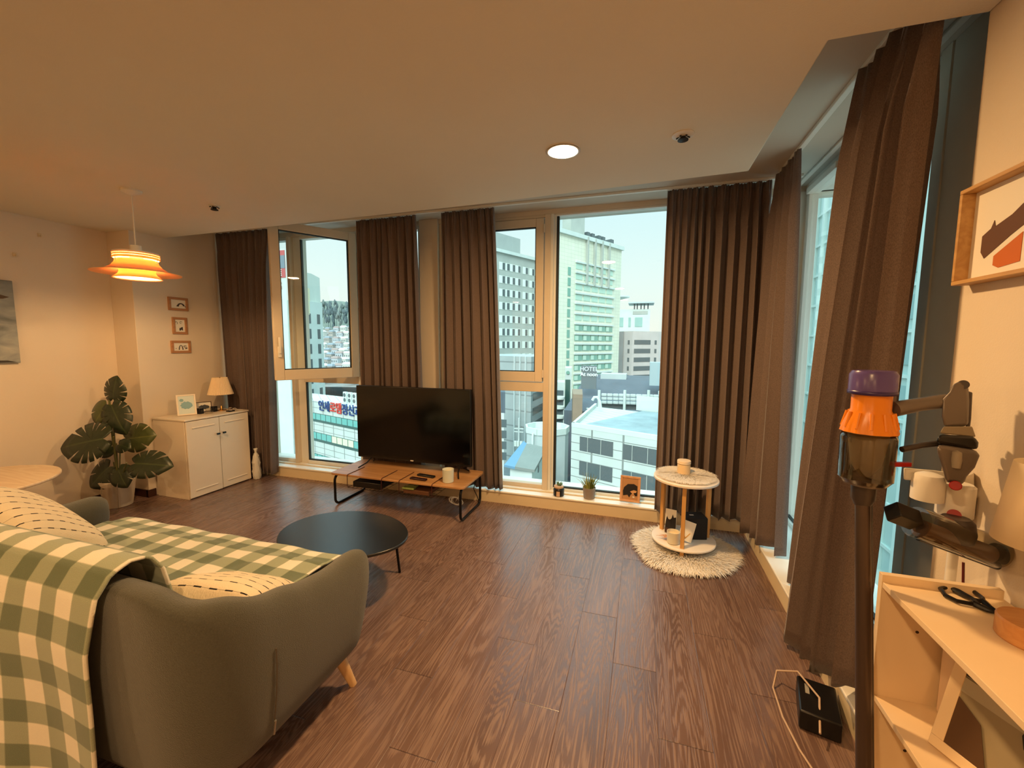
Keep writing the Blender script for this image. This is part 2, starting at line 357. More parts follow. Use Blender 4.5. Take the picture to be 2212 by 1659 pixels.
hbar(b, -3.50, -2.80, .114, .15); hbar(b, -2.74, -2.09, .114, .15); hbar(b, -3.50, -2.80, 2.53, 2.56); hbar(b, -2.74, -2.09, 2.53, 2.56)
struct('frame', b, M_frame_w, parent=w2, bevel=.003)
struct('transom', MB().bx(-3.50, -2.80, YW-.03, YW+.07, 1.02, 1.10), M_frame, parent=w2, bevel=.003)
b = MB(); b.bx(-3.502, -3.49, YW-.005, YW+.02, .15, 1.02); b.bx(-3.49, -2.80, YW-.005, YW+.02, .15, .162); b.bx(-3.502, -3.49, YW-.005, YW+.02, 1.10, 2.53)
struct('gasket', b, M_gasket, parent=w2)
b = MB(); b.bx(-3.49, -2.80, YW+.02, YW+.026, .15, 1.02)
struct('pane', b, M_glass, parent=w2)
struct('pane', MB().bx(-2.74, -2.09, YW+.02, YW+.026, .15, 2.53), M_glass, parent=w2)
# opened casement, swung into the room about its right edge
def sash(parent, x0, y0, x1, y1, z0, z1, w=.075, t=.06, handle=True):
    A = Vector((x0, y0, 0)); B = Vector((x1, y1, 0)); d = (B-A).normalized(); L = (B-A).length; R = Matrix(((d.x, -d.y, 0), (d.y, d.x, 0), (0, 0, 1)))
    P = lambda s, z, off=0: A + d*s + Vector((-d.y, d.x, 0))*off + Vector((0, 0, z))
    f = MB(); f.box(P(w/2, (z0+z1)/2), (w, t, z1-z0), R); f.box(P(L-w/2, (z0+z1)/2), (w, t, z1-z0), R)
    f.box(P(L/2, z0+w/2+.01), (L-2*w, t, w+.02), R); f.box(P(L/2, z1-w/2), (L-2*w, t, w), R)
    fo = struct('sash', f, M_frame, parent=parent, bevel=.004)
    struct('pane', MB().box(P(L/2, (z0+z1)/2), (L-2*w+.01, .008, z1-z0-2*w+.01), R), M_glass, parent=parent)
    g = MB()
    for s in (w+.004, L-w-.004): g.box(P(s, (z0+z1)/2), (.008, .03, z1-z0-2*w), R)
    for z in (z0+w+.024, z1-w-.004): g.box(P(L/2, z), (L-2*w, .03, .008), R)
    struct('gasket', g, M_gasket, parent=parent)
    if handle:
        h = MB(); h.box(P(.04, z0+.26, -t/2-.008), (.03, .016, .10), R); h.box(P(.04, z0+.32, -t/2-.03), (.02, .016, .15), R); h.box(P(.04, z0+.26, -t/2-.022), (.016, .02, .02), R)
        struct('handle', h, M_frame_w, parent=parent, bevel=.004)
sash(w2, -3.205, 3.02, -2.79, 3.665, 1.10, 2.53)
b = MB()
for z in (1.3, 1.85, 2.4): b.cyl((-2.785, 3.672, z-.05), (-2.785, 3.672, z+.05), .012)
struct('hinge', b, M_frame_w, parent=w2)
w3 = sthing('window_3', (-1.3, YW, .114))
b = MB(); b.bx(-1.862, -1.82, YW-.02, YW+.08, .114, 2.56); b.bx(-1.60, -1.54, YW-.03, YW+.08, .114, 2.56); hbar(b, -1.82, -1.60, .114, .15); hbar(b, -1.82, -1.60, 2.53, 2.56)
b.bx(-.842, -.79, YW-.04, YW+.08, .114, 2.56); hbar(b, -1.54, -.842, .114, .15); hbar(b, -1.54, -.842, 2.535, 2.56, YW-.03)
struct('frame', b, M_frame, parent=w3, bevel=.003)
struct('transom', MB().bx(-1.54, -.842, YW-.035, YW+.07, 1.015, 1.10), M_frame, parent=w3, bevel=.003)
b = MB(); b.bx(-1.54, -.842, YW+.02, YW+.026, .15, 1.015)
struct('pane', b, M_glass, parent=w3)
struct('pane', MB().bx(-1.82, -1.60, YW+.02, YW+.026, .15, 2.53), M_glass, parent=w3)
sash(w3, -1.535, YW-.02, -.850, YW-.02, 1.105, 2.53, .07, .05, handle=False)
b = MB()
for z in (1.18, 2.44): b.cyl((-.846, YW-.05, z-.035), (-.846, YW-.05, z+.035), .008)
struct('hinge', b, M_frame, parent=w3)
w4 = sthing('window_4', (.2, YW, .114))
b = MB(); b.bx(-.765, -.745, YW-.01, YW+.08, .114, 2.56); hbar(b, -.745, 1.06, .114, .135); b.bx(-.79, -.765, YW-.035, YW+.08, .114, 2.56)
hbar(b, -.745, 1.06, 2.545, 2.56); b.bx(1.04, 1.14, YW-.04, YW+.1, .114, 2.56)
struct('frame', b, M_frame_w, parent=w4, bevel=.002)
b = MB(); b.bx(-.745, -.725, YW+.0, YW+.03, .135, 2.545); b.bx(-.725, 1.04, YW+.0, YW+.03, .135, .147)
struct('gasket', b, M_gasket, parent=w4)
struct('pane', MB().bx(-.725, 1.04, YW+.02, YW+.026, .147, 2.545), M_glass, parent=w4)
# ---- right windows
w5 = sthing('window_5', (XW, 3.0, .114))
b = MB()
for y0, y1 in ((3.60, 3.66), (3.03, 3.12), (2.19, 2.205)): b.bx(XW-.0, XW+.06, y0, y1, .114, 2.56)
for y0, y1 in ((3.12, 3.60), (2.205, 3.03)): b.bx(XW-.02, XW+.06, y0, y1, .114, .145); b.bx(XW-.02, XW+.06, y0, y1, 2.52, 2.56)
struct('frame', b, M_frame_w, parent=w5, bevel=.003)
b = MB(); b.bx(XW-.001, XW+.02, 2.205, 3.60, .145, .155); b.bx(XW-.001, XW+.02, 3.115, 3.125, .15, 2.52)
struct('gasket', b, M_gasket, parent=w5)
struct('pane', MB().bx(XW+.02, XW+.026, 3.12, 3.60, .145, 2.52), M_glass, parent=w5)
struct('pane', MB().bx(XW+.02, XW+.026, 2.205, 3.03, .145, 2.52), M_glass, parent=w5)
# curtain rails
for nm, bb in (('trim_1', MB().bx(-4.36, 1.0, 3.40, 3.43, 2.582, 2.60)), ('trim_2', MB().bx(.825, .855, 1.70, 3.39, 2.582, 2.60)), ('trim_3', MB().bx(1.02, 1.05, 1.70, 3.6, 2.585, 2.60))):
    struct(nm, bb, M_frame_w, bevel=.003)

# ================================================================ CURTAINS
def curtain(top, bot, zt, zb, n, amp, label, seed, lean=None, header=.10, group=None):
    """top / bot: polylines (x, y) ; zb: value or list along the hem"""
    rnd = random.Random(seed); nu = n*12+1; nv = 34
    def pl(P, t):
        P = [Vector((p[0], p[1], 0)) for p in P]; Ls = [(P[i+1]-P[i]).length for i in range(len(P)-1)]; T = t*sum(Ls)
        for i, l in enumerate(Ls):
            if T <= l or i == len(Ls)-1: return P[i]+(P[i+1]-P[i])*min(1, T/max(l, 1e-6)), (P[i+1]-P[i]).normalized()
            T -= l
    ph = [0]; 
    for i in range(n): ph.append(ph[-1]+rnd.uniform(.6, 1.4))
    ph = [p/ph[-1] for p in ph]; am = [rnd.uniform(.55, 1.2) for _ in range(n+1)]; dr = [rnd.uniform(-.012, .012) for _ in range(n+1)]
    def fold(t):
        for i in range(n):
            if t <= ph[i+1] or i == n-1:
                q = (t-ph[i])/(ph[i+1]-ph[i]); return math.sin(2*pi*q)*(am[i]*(1-q)+am[i+1]*q), i, q
    def zbot(t):
        if isinstance(zb, (int, float)): return zb
        k = t*(len(zb)-1); i = min(int(k), len(zb)-2); return zb[i]+(zb[i+1]-zb[i])*(k-i)
    def f(u, v):
        h, i, q = fold(u); a, ta = pl(top, u); c, tc_ = pl(bot, u)
        w = v**.8; p = a+(c-a)*w
        tt = (ta+(tc_-ta)*w).normalized(); nn = Vector((-tt.y, tt.x, 0))
        g = min(1, (v*(zt-zbot(u)))/.35)
        pinch = math.sin(u*n*2*pi*3)*(.010)*(1-g)
        amt = amp*(.35+.65*g)*(1+.25*v)
        s = math.sin(2*pi*q)
        p = p + nn*(h*amt + pinch) + tt*(dr[i]*v + .35*amt*math.sin(4*pi*q)*.5)
        z = zt + (zbot(u)-zt)*v + (.006*math.sin(u*n*2*pi+1) if v > .97 else 0)
        return Vector((p.x, p.y, z))
    vs = lambda j: (j**1.0)
    mb = MB().grid(lambda u, v: f(u, v), nu, nv)
    return obj('curtain', mb, M_curtain, solid=.004, smooth=60, label=label, cat='curtain', group=group)
curtain([(-4.35, 3.43), (-3.60, 3.43)], [(-4.28, 3.45), (-3.70, 3.45)], 2.582, .05, 9, .045, 'dark brown curtain behind the white cabinet, furthest left', 1)
curtain([(-2.60, 3.44), (-1.97, 3.44)], [(-2.66, 3.515), (-1.95, 3.515)], 2.582, .13, 8, .034, 'dark brown curtain just left of the pillar, behind the television', 2)
curtain([(-1.72, 3.44), (-1.23, 3.44)], [(-1.74, 3.515), (-1.16, 3.515)], 2.582, .13, 7, .034, 'dark brown curtain just right of the pillar, ending beside the television', 3)
curtain([(.14, 3.43), (.82, 3.43)], [(.125, 3.44), (.82, 3.44)], 2.582, .125, 11, .046, 'brown curtain behind the round fluffy side table', 4)
curtain([(.835, 3.38), (.84, 2.93)], [(.765, 3.38), (.80, 3.05), (.90, 2.90)], 2.582, [.07, .12, .13, .13], 4, .042, 'narrow brown curtain in the right corner, hanging over the side sill', 5)
curtain([(.84, 2.27), (.86, 1.725)], [(.93, 2.72), (.84, 2.42), (.765, 2.20), (.80, 1.73)], 2.582, [.13, .12, .05, .02, .09, .20], 6, .058, 'large brown curtain nearest the camera, behind the vacuum cleaner', 6)

# ================================================================ CEILING FITTINGS AND LAMPS
M_lamp = mat('downlight_diffuser', (255, 240, 215), .5, emit=(1, .72, .42, 1), es=14)
M_bulb = mat('bulb_glow', (255, 240, 200), .5, emit=(1, .62, .25, 1), es=40)
def downlight(x, y, label, power, size=.15):
    t = thing('downlight', (x, y, HZ), label, 'ceiling light', 'round downlights in the ceiling')
    obj('trim_ring', MB().lathe([(.088, -.004), (.088, 0), (.076, 0), (.076, -.006), (.084, -.006)], (x, y, HZ), 48, close=False), M_whitep, t, solid=.001)
    obj('diffuser', MB().lathe([(.0005, -.0055), (.076, -.0055), (.076, -.001), (.0005, -.001)], (x, y, HZ), 48), M_lamp, t)
    l = light('downlight_glow', 'AREA', (0, 0, -.008), power, WARM, shape='DISK', size=size); l.parent = t
    return t
downlight(-.42, 2.213, 'lit round downlight in the ceiling in front of the windows', DL_POW)
downlight(-.42, -.3, 'round downlight in the ceiling above the camera', DB_POW)
downlight(-2.9, -.6, 'round downlight in the ceiling behind the sofa', DB_POW)
downlight(-2.9, -2.3, 'round downlight in the ceiling furthest behind the sofa', DB_POW)
downlight(-.42, -2.3, 'round downlight in the ceiling furthest behind the camera', DB_POW)
def ceiling_detector(x, y, label, r=.05, drop=.02):
    t = thing('sprinkler_head', (x, y, HZ), label, 'sprinkler', 'sprinkler heads in the ceiling')
    obj('plate', MB().lathe([(r, 0), (r, -.004), (r*.6, -.010), (.001, -.010)], (x, y, HZ), 32, close=False), M_whitep, t)
    b = MB().lathe([(.012, -.008), (.014, -drop), (.024, -drop-.002), (.024, -drop-.006), (.001, -drop-.008)], (x, y, HZ), 16, close=False)
    for k in range(6):
        q = k*pi/3; b.cyl((x+.018*cos(q), y+.018*sin(q), HZ-.008), (x+.03*cos(q), y+.03*sin(q), HZ-.016), .003, n=6)
    obj('deflector', b, M_black, t)
ceiling_detector(.148, 2.21, 'ceiling sprinkler head right of the lit downlight')
ceiling_detector(-2.976, 2.353, 'small ceiling sprinkler head near the pendant lamp', .035, .026)

# pendant lamp with stacked open shades
px_, py_ = -3.2, 1.97
M_shade = mat('pendant_shade_enamel', (236, 206, 160), .5, trans=0)
mm, nn_, bb_, oo_ = new_mat('pendant_shade_translucent')
bb_.inputs['Base Color'].default_value = C(242, 214, 168); bb_.inputs['Roughness'].default_value = .6
tl_ = nn_.nodes.new('ShaderNodeBsdfTranslucent'); tl_.inputs[0].default_value = C(255, 190, 110); mx_ = nn_.nodes.new('ShaderNodeMixShader'); mx_.inputs[0].default_value = .35
nn_.links.new(bb_.outputs[0], mx_.inputs[1]); nn_.links.new(tl_.outputs[0], mx_.inputs[2]); nn_.links.new(mx_.outputs[0], oo_.inputs[0]); M_shade = mm
pen = thing('pendant_lamp', (px_, py_, 1.86), 'lit layered pendant lamp with wide brim shade hanging at left', 'lamp')
obj('canopy', MB().lathe([(.055, 0), (.055, -.012), (.02, -.028), (.001, -.03)], (px_, py_, HZ), 32, close=False), M_whitep, pen)
obj('cord', MB().cyl((px_, py_, HZ-.02), (px_, py_, 2.07), .004, n=8), M_whitep, pen)
obj('socket', MB().lathe([(.001, .16), (.03, .155), (.034, .09), (.034, .06), (.001, .06)], (px_, py_, 1.92), 24, close=False), M_whitep, pen)
zc = 1.86
obj('brim_shade', MB().lathe([(.108, .118), (.112, .10), (.130, .075), (.165, .052), (.232, .036), (.232, .034)], (px_, py_, zc), 64, close=False), M_shade, pen, solid=.0025)
obj('top_cap', MB().lathe([(.001, .176), (.06, .174), (.118, .168), (.120, .160)], (px_, py_, zc), 48, close=False), M_whitep, pen, solid=.002)
obj('lower_shade', MB().lathe([(.094, .06), (.092, .045), (.098, .028), (.128, 0)], (px_, py_, zc), 64, close=False), M_shade, pen, solid=.0025)
for k in range(3): obj('ring_shade', MB().lathe([(.116, .1265+k*.014), (.121, .131+k*.014), (.117, .139+k*.014)], (px_, py_, zc), 64, close=False), M_shade, pen, solid=.002)
for k in range(3):
    b = MB(); q = .5+k*2*pi/3; b.tube([(px_+.035*cos(q), py_+.035*sin(q), zc+.15), (px_+.118*cos(q), py_+.118*sin(q), zc+.165), (px_+.118*cos(q), py_+.118*sin(q), zc+.11), (px_+.09*cos(q), py_+.09*sin(q), zc+.055)], .002, 6)
    obj('strut', b, M_whitep, pen)
obj('bulb', MB().lathe([(.001, -.035), (.02, -.028), (.032, -.008), (.03, .012), (.016, .036), (.014, .05)], (px_, py_, zc+.07), 24, close=False), M_bulb, pen)
l = light('pendant_glow', 'POINT', (0, 0, .015), PD_POW, WARM, shadow_soft_size=.02); l.parent = pen

# ================================================================ WALL PICTURES
def wall_frame(name, y0, y1, z0, z1, label, marks, group):
    x = -4.36; t = thing(name, (x, (y0+y1)/2, z0), label, 'picture frame', group); w = .022
    b = MB(); b.bx(x, x+.018, y0, y1, z0, z0+w); b.bx(x, x+.018, y0, y1, z1-w, z1); b.bx(x, x+.018, y0, y0+w, z0+w, z1-w); b.bx(x, x+.018, y1-w, y1, z0+w, z1-w)
    obj('frame', b, wood('walnut_frame', (172, 122, 80), (190, 138, 94), 1, 'Y', .5, 5), t, bevel=.002)
    obj('print', MB().bx(x, x+.008, y0+w, y1-w, z0+w, z1-w), M_paper, t)
    for k, pts in enumerate(marks):
        obj('ink_drawing', MB().prism([(0, 0)]*3, 0, 0) if False else poly_x(x+.0085, [(y0+w+(y1-y0-2*w)*p, z0+w+(z1-z0-2*w)*q) for p, q in pts], .001), mat('ink', (70, 62, 60), .8), t)
def poly_x(x, pts, th):
    n = len(pts); vs = [(x, p[0], p[1]) for p in pts]+[(x+th, p[0], p[1]) for p in pts]
    return MB().add(vs, [tuple(range(n)), tuple(range(2*n-1, n-1, -1))]+[(i, (i+1) % n, n+(i+1) % n, n+i) for i in range(n)])
def arc(cx, cy, rx, ry, a0, a1, th, n=10):
    o = [(cx+rx*cos(rad(a0+(a1-a0)*i/n)), cy+ry*sin(rad(a0+(a1-a0)*i/n))) for i in range(n+1)]
    i_ = [(cx+(rx-th)*cos(rad(a0+(a1-a0)*i/n)), cy+(ry-th)*sin(rad(a0+(a1-a0)*i/n))) for i in range(n+1)]
    return o+i_[::-1]
G = 'small wood framed drawings above the white cabinet'
wall_frame('picture_frame', 2.916, 3.098, 1.752, 1.878, 'topmost of the three small wood frames, landscape, long dog drawing', [arc(.68, .22, .27, .42, 12, 168, .13), [(.40, .34), (.36, .24), (.52, .2), (.55, .34)], [(.93, .3), (.96, .16), (.99, .16), (.98, .32)]], G)
wall_frame('picture_frame', 2.941, 3.077, 1.523, 1.686, 'middle of the three small wood frames, upright, tiny dog drawing', [[(.42, .12), (.45, .34), (.52, .3), (.60, .36), (.78, .42), (.80, .14), (.70, .12), (.66, .2), (.52, .1)], arc(.15, .72, .14, .12, -60, 200, .04), arc(.62, .78, .12, .1, 0, 300, .03)], G)
wall_frame('picture_frame', 2.914, 3.097, 1.338, 1.459, 'lowest of the three small wood frames, landscape, arched dog drawing', [arc(.50, .12, .16, .62, 0, 180, .07), [(.12, .3), (.2, .26), (.2, .36)], arc(.78, .55, .1, .14, 0, 320, .05), [(.8, .2), (.95, .3), (.9, .42), (.78, .35)]], G)
# big canvas at the left edge
XLc = XL+.004
t = thing('canvas_painting', (XLc, 1.6, 1.28), 'grey blue abstract canvas with a dark brush stroke, cut by left edge', 'painting')
mm, n_, b_, o_ = new_mat('abstract_grey_canvas'); tc_ = n_.nodes.new('ShaderNodeTexCoord'); mp_ = n_.nodes.new('ShaderNodeMapping'); mp_.inputs['Scale'].default_value = (1, 1.2, 3.2); n_.links.new(tc_.outputs['Object'], mp_.inputs[0])
nz_ = n_.nodes.new('ShaderNodeTexNoise'); nz_.inputs['Scale'].default_value = 2.2; nz_.inputs['Detail'].default_value = 6; nz_.inputs['Distortion'].default_value = .8; n_.links.new(mp_.outputs[0], nz_.inputs[0])
n_.links.new(ramp(n_, nz_.outputs[0], [(.3, C(88, 94, 98)), (.5, C(140, 146, 146)), (.7, C(176, 178, 172))]), b_.inputs['Base Color']); b_.inputs['Roughness'].default_value = .8
obj('canvas', MB().bx(XLc, XLc+.03, 1.1, 1.99, 1.28, 1.905), mm, t, bevel=.003)
obj('brush_stroke', poly_x(XLc+.0305, [(1.3, 1.84), (1.9, 1.80), (1.965, 1.78), (1.93, 1.765), (1.3, 1.72)], .001), mat('dark_paint', (92, 76, 62), .8), t)
obj('brush_stroke', poly_x(XLc+.0305, [(1.3, 1.32), (1.92, 1.30), (1.97, 1.285), (1.3, 1.283)], .001), mat('dark_paint', (60, 56, 52), .8), t)
for y, z, lb in ((2.187, 2.294, 'small wall hook on the left wall, higher of two'), (2.032, 2.111, 'small wall hook on the left wall, lower of two')):
    b = MB().box((XL+.004, y, z), (.008, .02, .03)); b.tube([(XL+.006, y, z-.005), (XL+.02, y, z-.012), (XL+.022, y, z+.004)], .003, 6)
    obj('wall_hook', b, M_sillface, label=lb, cat='hook', group='hooks on the left wall')
# shadow-box picture on the right wall
t = thing('shadow_box_picture', (XR, 1.4, 1.63), 'deep oak framed picture on the right wall with brown and orange shapes', 'picture frame')
y0, y1, z0, z1 = 1.12, 1.655, 1.632, 1.912; x0 = XR-.045; w = .012
b = MB(); b.bx(x0, XR, y0, y1, z0, z0+w); b.bx(x0, XR, y0, y1, z1-w, z1); b.bx(x0, XR, y1-w, y1, z0+w, z1-w); b.bx(x0, XR, y0, y0+w, z0+w, z1-w)
obj('frame', b, wood('honey_oak', (188, 142, 84), (204, 160, 100), 1, 'Y', .5, 5), t, bevel=.002)
obj('backing', MB().bx(XR-.012, XR-.002, y0+w, y1-w, z0+w, z1-w), M_paper, t)
obj('artwork', poly_x(XR-.0135, [(1.60, 1.72), (1.585, 1.70), (1.50, 1.745), (1.40, 1.79), (1.40, 1.86), (1.50, 1.80), (1.555, 1.782), (1.56, 1.80), (1.57, 1.78), (1.60, 1.765)], .001), mat('brown_print', (96, 62, 44), .7), t)
obj('artwork', poly_x(XR-.0134, [(1.55, 1.70), (1.46, 1.745), (1.46, 1.67), (1.53, 1.665), (1.55, 1.675)], .001), mat('orange_print', (198, 104, 40), .7), t)
obj('artwork', poly_x(XR-.0134, [(1.44, 1.65), (1.44, 1.90), (1.2, 1.90), (1.2, 1.65)], .0008), mat('pale_print', (226, 226, 200), .7), t)

# ================================================================ WHITE CABINET
cb_ = thing('cabinet', (-4.12, 3.01, 0), 'white two-door cabinet against the left column wall', 'cabinet')
x0, x1, y0, y1, zt = -4.335, -3.935, 2.695, 3.33, .745
b = MB(); b.bx(x0, x1, y0, y0+.018, 0, zt-.016); b.bx(x0, x1, y1-.018, y1, 0, zt-.016); b.bx(x0, x0+.012, y0+.018, y1-.018, 0, zt-.016); b.bx(x0+.012, x1, y0+.018, y1-.018, .03, .05)
obj('carcass', b, M_white, cb_, bevel=.002)
obj('top_panel', MB().bx(x0-.003, x1+.022, y0-.006, y1+.006, zt-.016, zt), M_white, cb_, bevel=.003)
for k, (a, c) in enumerate(((y0+.002, 3.008), (3.016, y1-.002))):
    dx = .006 if k == 0 else 0
    b = MB(); b.bx(x1+dx, x1+.016+dx, a, c, .012, zt-.022)
    d_ = obj('door', b, M_white, cb_, bevel=.002)
    for zz in (.075, zt-.085):
        obj('moulding', MB().tube([(x1+.017+dx, a+.05, zz), (x1+.017+dx, c-.05, zz)], .006, 8), M_white, d_)
    yk = c-.028 if k == 0 else a+.028; zk = .565
    kn = MB().cyl((x1+.016+dx, yk, zk), (x1+.034+dx, yk, zk), .005, n=10); kn.box((x1+.038+dx, yk, zk), (.012, .03, .016))
    obj('knob', kn, M_black, d_, bevel=.002)
# on the cabinet
t = thing('framed_photo', (-4.19, 2.86, zt), 'white photo frame with a pale blue picture, leaning on the cabinet', 'picture frame')
def tilted(c, yaw, tilt):   # frame local: X width, Z up, Y depth(+ = back)
    R = Matrix.Rotation(yaw, 3, 'Z') @ Matrix.Rotation(-tilt, 3, 'X'); c = Vector(c)
    return lambda x, y, z: c + R @ Vector((x, y, z)), R
def leaning_frame(t, c, yaw, tilt, w, h, fw, mframe, mpic, depth=.014, stand=True, mat_border=0, thick=None):
    P, R = tilted(c, yaw, tilt); b = MB(); z_ = 0.002+abs(depth/2*sin(tilt))
    b.box(P(0, 0, z_+fw/2), (w, depth, fw), R); b.box(P(0, 0, z_+h-fw/2), (w, depth, fw), R)
    b.box(P(-w/2+fw/2, 0, z_+h/2), (fw, depth, h-2*fw), R); b.box(P(w/2-fw/2, 0, z_+h/2), (fw, depth, h-2*fw), R)
    obj('frame', b, mframe, t, bevel=.0015)
    obj('picture', MB().box(P(0, depth*.15, z_+h/2), (w-2*fw, depth*.5, h-2*fw), R), mpic, t)
    if mat_border:
        for s in (-1, 1):
            obj('mount', MB().box(P(s*(w/2-fw-mat_border/2), -depth*.12, z_+h/2), (mat_border, .001, h-2*fw), R), M_paper, t)
    if stand:
        q = P(0, depth/2, h*.7); b = MB().add([P(-.02, depth/2, h*.7), P(.02, depth/2, h*.7), Vector((q.x, q.y, c[2]+.001))+R @ Vector((.02, .0, 0))+ (R @ Vector((0, 1, 0))).xy.to_3d().normalized()*h*.28, Vector((q.x, q.y, c[2]+.001))+R @ Vector((-.02, 0, 0))+(R @ Vector((0, 1, 0))).xy.to_3d().normalized()*h*.28], [(0, 1, 2, 3)])
        obj('easel_back', b, M_black, t, solid=.003)
    return P, R, z_
M_bluepic = mat('pale_blue_print', (206, 220, 218), .5)
P, R, z_ = leaning_frame(t, (-4.14, 2.875, zt), rad(62), rad(14), .15, .20, .014, M_white, M_bluepic)
def flat_on(P, pts, th=.001, off=-.004):   # local (x,z) polygon on the front of a tilted frame
    n = len(pts); return MB().add([P(x, off, z) for x, z in pts]+[P(x, off-th, z) for x, z in pts], [tuple(range(n)), tuple(range(2*n-1, n-1, -1))]+[(i, (i+1) % n, n+(i+1) % n, n+i) for i in range(n)])
def ell(cx, cz, rx, rz, n=20, wob=0): return [(cx+rx*cos(2*pi*i/n)*(1+wob*sin(i*2.7)), cz+rz*sin(2*pi*i/n)*(1+wob*cos(i*3.1))) for i in range(n)]
M_blue = mat('sky_blue_paint', (132, 172, 182), .6)
obj('painted_cloud', flat_on(P, ell(0, .10, .045, .035, 20, .12)), M_blue, t)
obj('painted_cloud', flat_on(P, ell(-.035, .15, .016, .014, 14, .2)), M_blue, t)
# black framed photo with two black speakers
t = thing('framed_photo', (-4.18, 3.05, zt), 'dark photo frame standing between two little black speakers', 'picture frame')
P, R, z_ = leaning_frame(t, (-4.20, 3.07, zt), rad(66), rad(8), .15, .10, .006, mat('walnut_dark', (74, 46, 32), .5), M_paper)
obj('ink_drawing', flat_on(P, ell(.01, .05, .045, .022, 18, .15), off=-.003), mat('slate_print', (66, 70, 76), .7), t)
for yy, lb in ((2.99, 'small black cube speaker left of the dark photo frame'), (3.13, 'small black cube speaker right of the dark photo frame')):
    t = thing('speaker', (-4.13, yy, zt), lb, 'speaker', 'little black speakers on the cabinet')
    obj('body', MB().box((-4.13, yy, zt+.028), (.045, .042, .056)), M_black, t, bevel=.003)
    obj('cone', MB().cyl((-4.107, yy, zt+.028), (-4.105, yy, zt+.028), .014), mat('speaker_grille', (40, 38, 38), .8), t)
M_clear = pane_material('clear_glass', (.93, .92, .90))
obj('glass_bowl', MB().lathe([(.02, 0), (.034, .006), (.038, .022), (.030, .03), (.022, .038), (.026, .05), (.018, .056), (.022, .04), (.024, .03), (.032, .022), (.028, .01), (.001, .006)], (-4.05, 3.015, zt), 24, close=False), M_clear, label='small clear glass bowl with knotted rim on the cabinet', cat='bowl')
t = thing('table_lamp', (-4.13, 3.21, zt), 'unlit table lamp with pleated cream shade on the white cabinet', 'lamp')
obj('base', MB().lathe([(.045, 0), (.045, .008), (.014, .014), (.010, .04), (.006, .05)], (-4.13, 3.21, zt), 32), M_brass, t)
obj('stem', MB().cyl((-4.13, 3.21, zt+.045), (-4.13, 3.21, zt+.19), .006), M_clear, t)
M_pleat = mat('cream_pleated_fabric', (232, 208, 172), .85, sheen=.2)
obj('lamp_shade', MB().lathe([(.111, .170), (.064, .342)], (-4.13, 3.21, zt), 120, close=False, wob=lambda q, i: 1+.02*(1 if int(q/(2*pi)*120+.5) % 2 else -1)), M_pleat, t, solid=.003, smooth=0)
obj('finial', MB().lathe([(.004, .19), (.004, .335), (.008, .34), (.001, .346)], (-4.13, 3.21, zt), 12), M_brass, t)
t = thing('desk_clock', (-3.99, 3.2, zt), 'small metal trinket on a black base beside the lamp foot', 'ornament')
obj('base', MB().box((-3.985, 3.19, zt+.006), (.05, .06, .012)), M_black, t, bevel=.002)
obj('body', MB().lathe([(.022, .012), (.024, .024), (.012, .034), (.014, .042), (.001, .046)], (-3.985, 3.19, zt), 20, close=False), mat('chrome', (210, 200, 190), .15, metal=1), t)
b = MB().tube([(-4.09, 3.24, zt+.006), (-4.03, 3.28, zt+.02), (-3.98, 3.27, zt+.004), (-3.96, 3.31, zt+.004)], .0025, 6)
obj('lamp_cord', b, M_whitep, label='thin pale lamp cord on the cabinet top', cat='cord')
# plastic bag between cabinet and curtain
rb = random.Random(3)
b = MB().lathe([(.001, 0), (.034, .005), (.042, .04), (.043, .09), (.038, .14), (.041, .18), (.034, .22), (.030, .25), (.018, .275), (.010, .29), (.017, .315), (.021, .33)], (-3.872, 3.355, 0), 26, close=False, wob=lambda q, i: .74+.22*abs(sin(3*q+i*1.9))+.12*sin(7*q+i*2.3))
obj('plastic_bag', b, mat('white_plastic_film', (214, 210, 200), .35), solid=.002, label='crumpled white plastic bag beside the cabinet under the curtain', cat='bag')

# ================================================================ SOFA
def lerp(a, b, t): return a+(b-a)*t
def interp(P, t):
    if t <= P[0][0]: return P[0][1]
    for (a, x), (b, y) in zip(P, P[1:]):
        if t <= b:
            k = (t-a)/(b-a); k = k*k*(3-2*k); return x+(y-x)*k
    return P[-1][1]
sofa = thing('sofa', (-2.12, 1.15, 0), 'grey wool two-seat sofa with tapered wooden legs, seen from behind', 'sofa')
SXR, SXL, SYB, SYF = -1.105, -2.93, .745, 1.43
def sofa_path():
    P = []; r = .17
    n = 14
    for i in range(n+1): P.append((Vector((SXR, lerp(SYF, SYB+r, i/n), 0)), Vector((1, 0, 0))))
    for i in range(1, 10): q = -pi/2*i/10; P.append((Vector((SXR-r+r*cos(q), SYB+r+r*sin(q), 0)), Vector((cos(q), sin(q), 0))))
    for i in range(25): P.append((Vector((lerp(SXR-r, SXL+r, i/24), SYB, 0)), Vector((0, -1, 0))))
    for i in range(1, 10): q = -pi/2-pi/2*i/10; P.append((Vector((SXL+r+r*cos(q), SYB+r+r*sin(q), 0)), Vector((cos(q), sin(q), 0))))
    for i in range(n+1): P.append((Vector((SXL, lerp(SYB+r, 1.50, i/n), 0)), Vector((-1, 0, 0))))
    return P
SP = sofa_path(); LEN = [0]
for i in range(1, len(SP)): LEN.append(LEN[-1]+(SP[i][0]-SP[i-1][0]).length)
TOT = LEN[-1]; half = TOT/2
def ztop(s):
    s = min(s, TOT-s)
    return interp([(0, .555), (.06, .59), (.2, .585), (.30, .60), (.44, .645), (.62, .72), (.82, .775), (half, .79)], s)
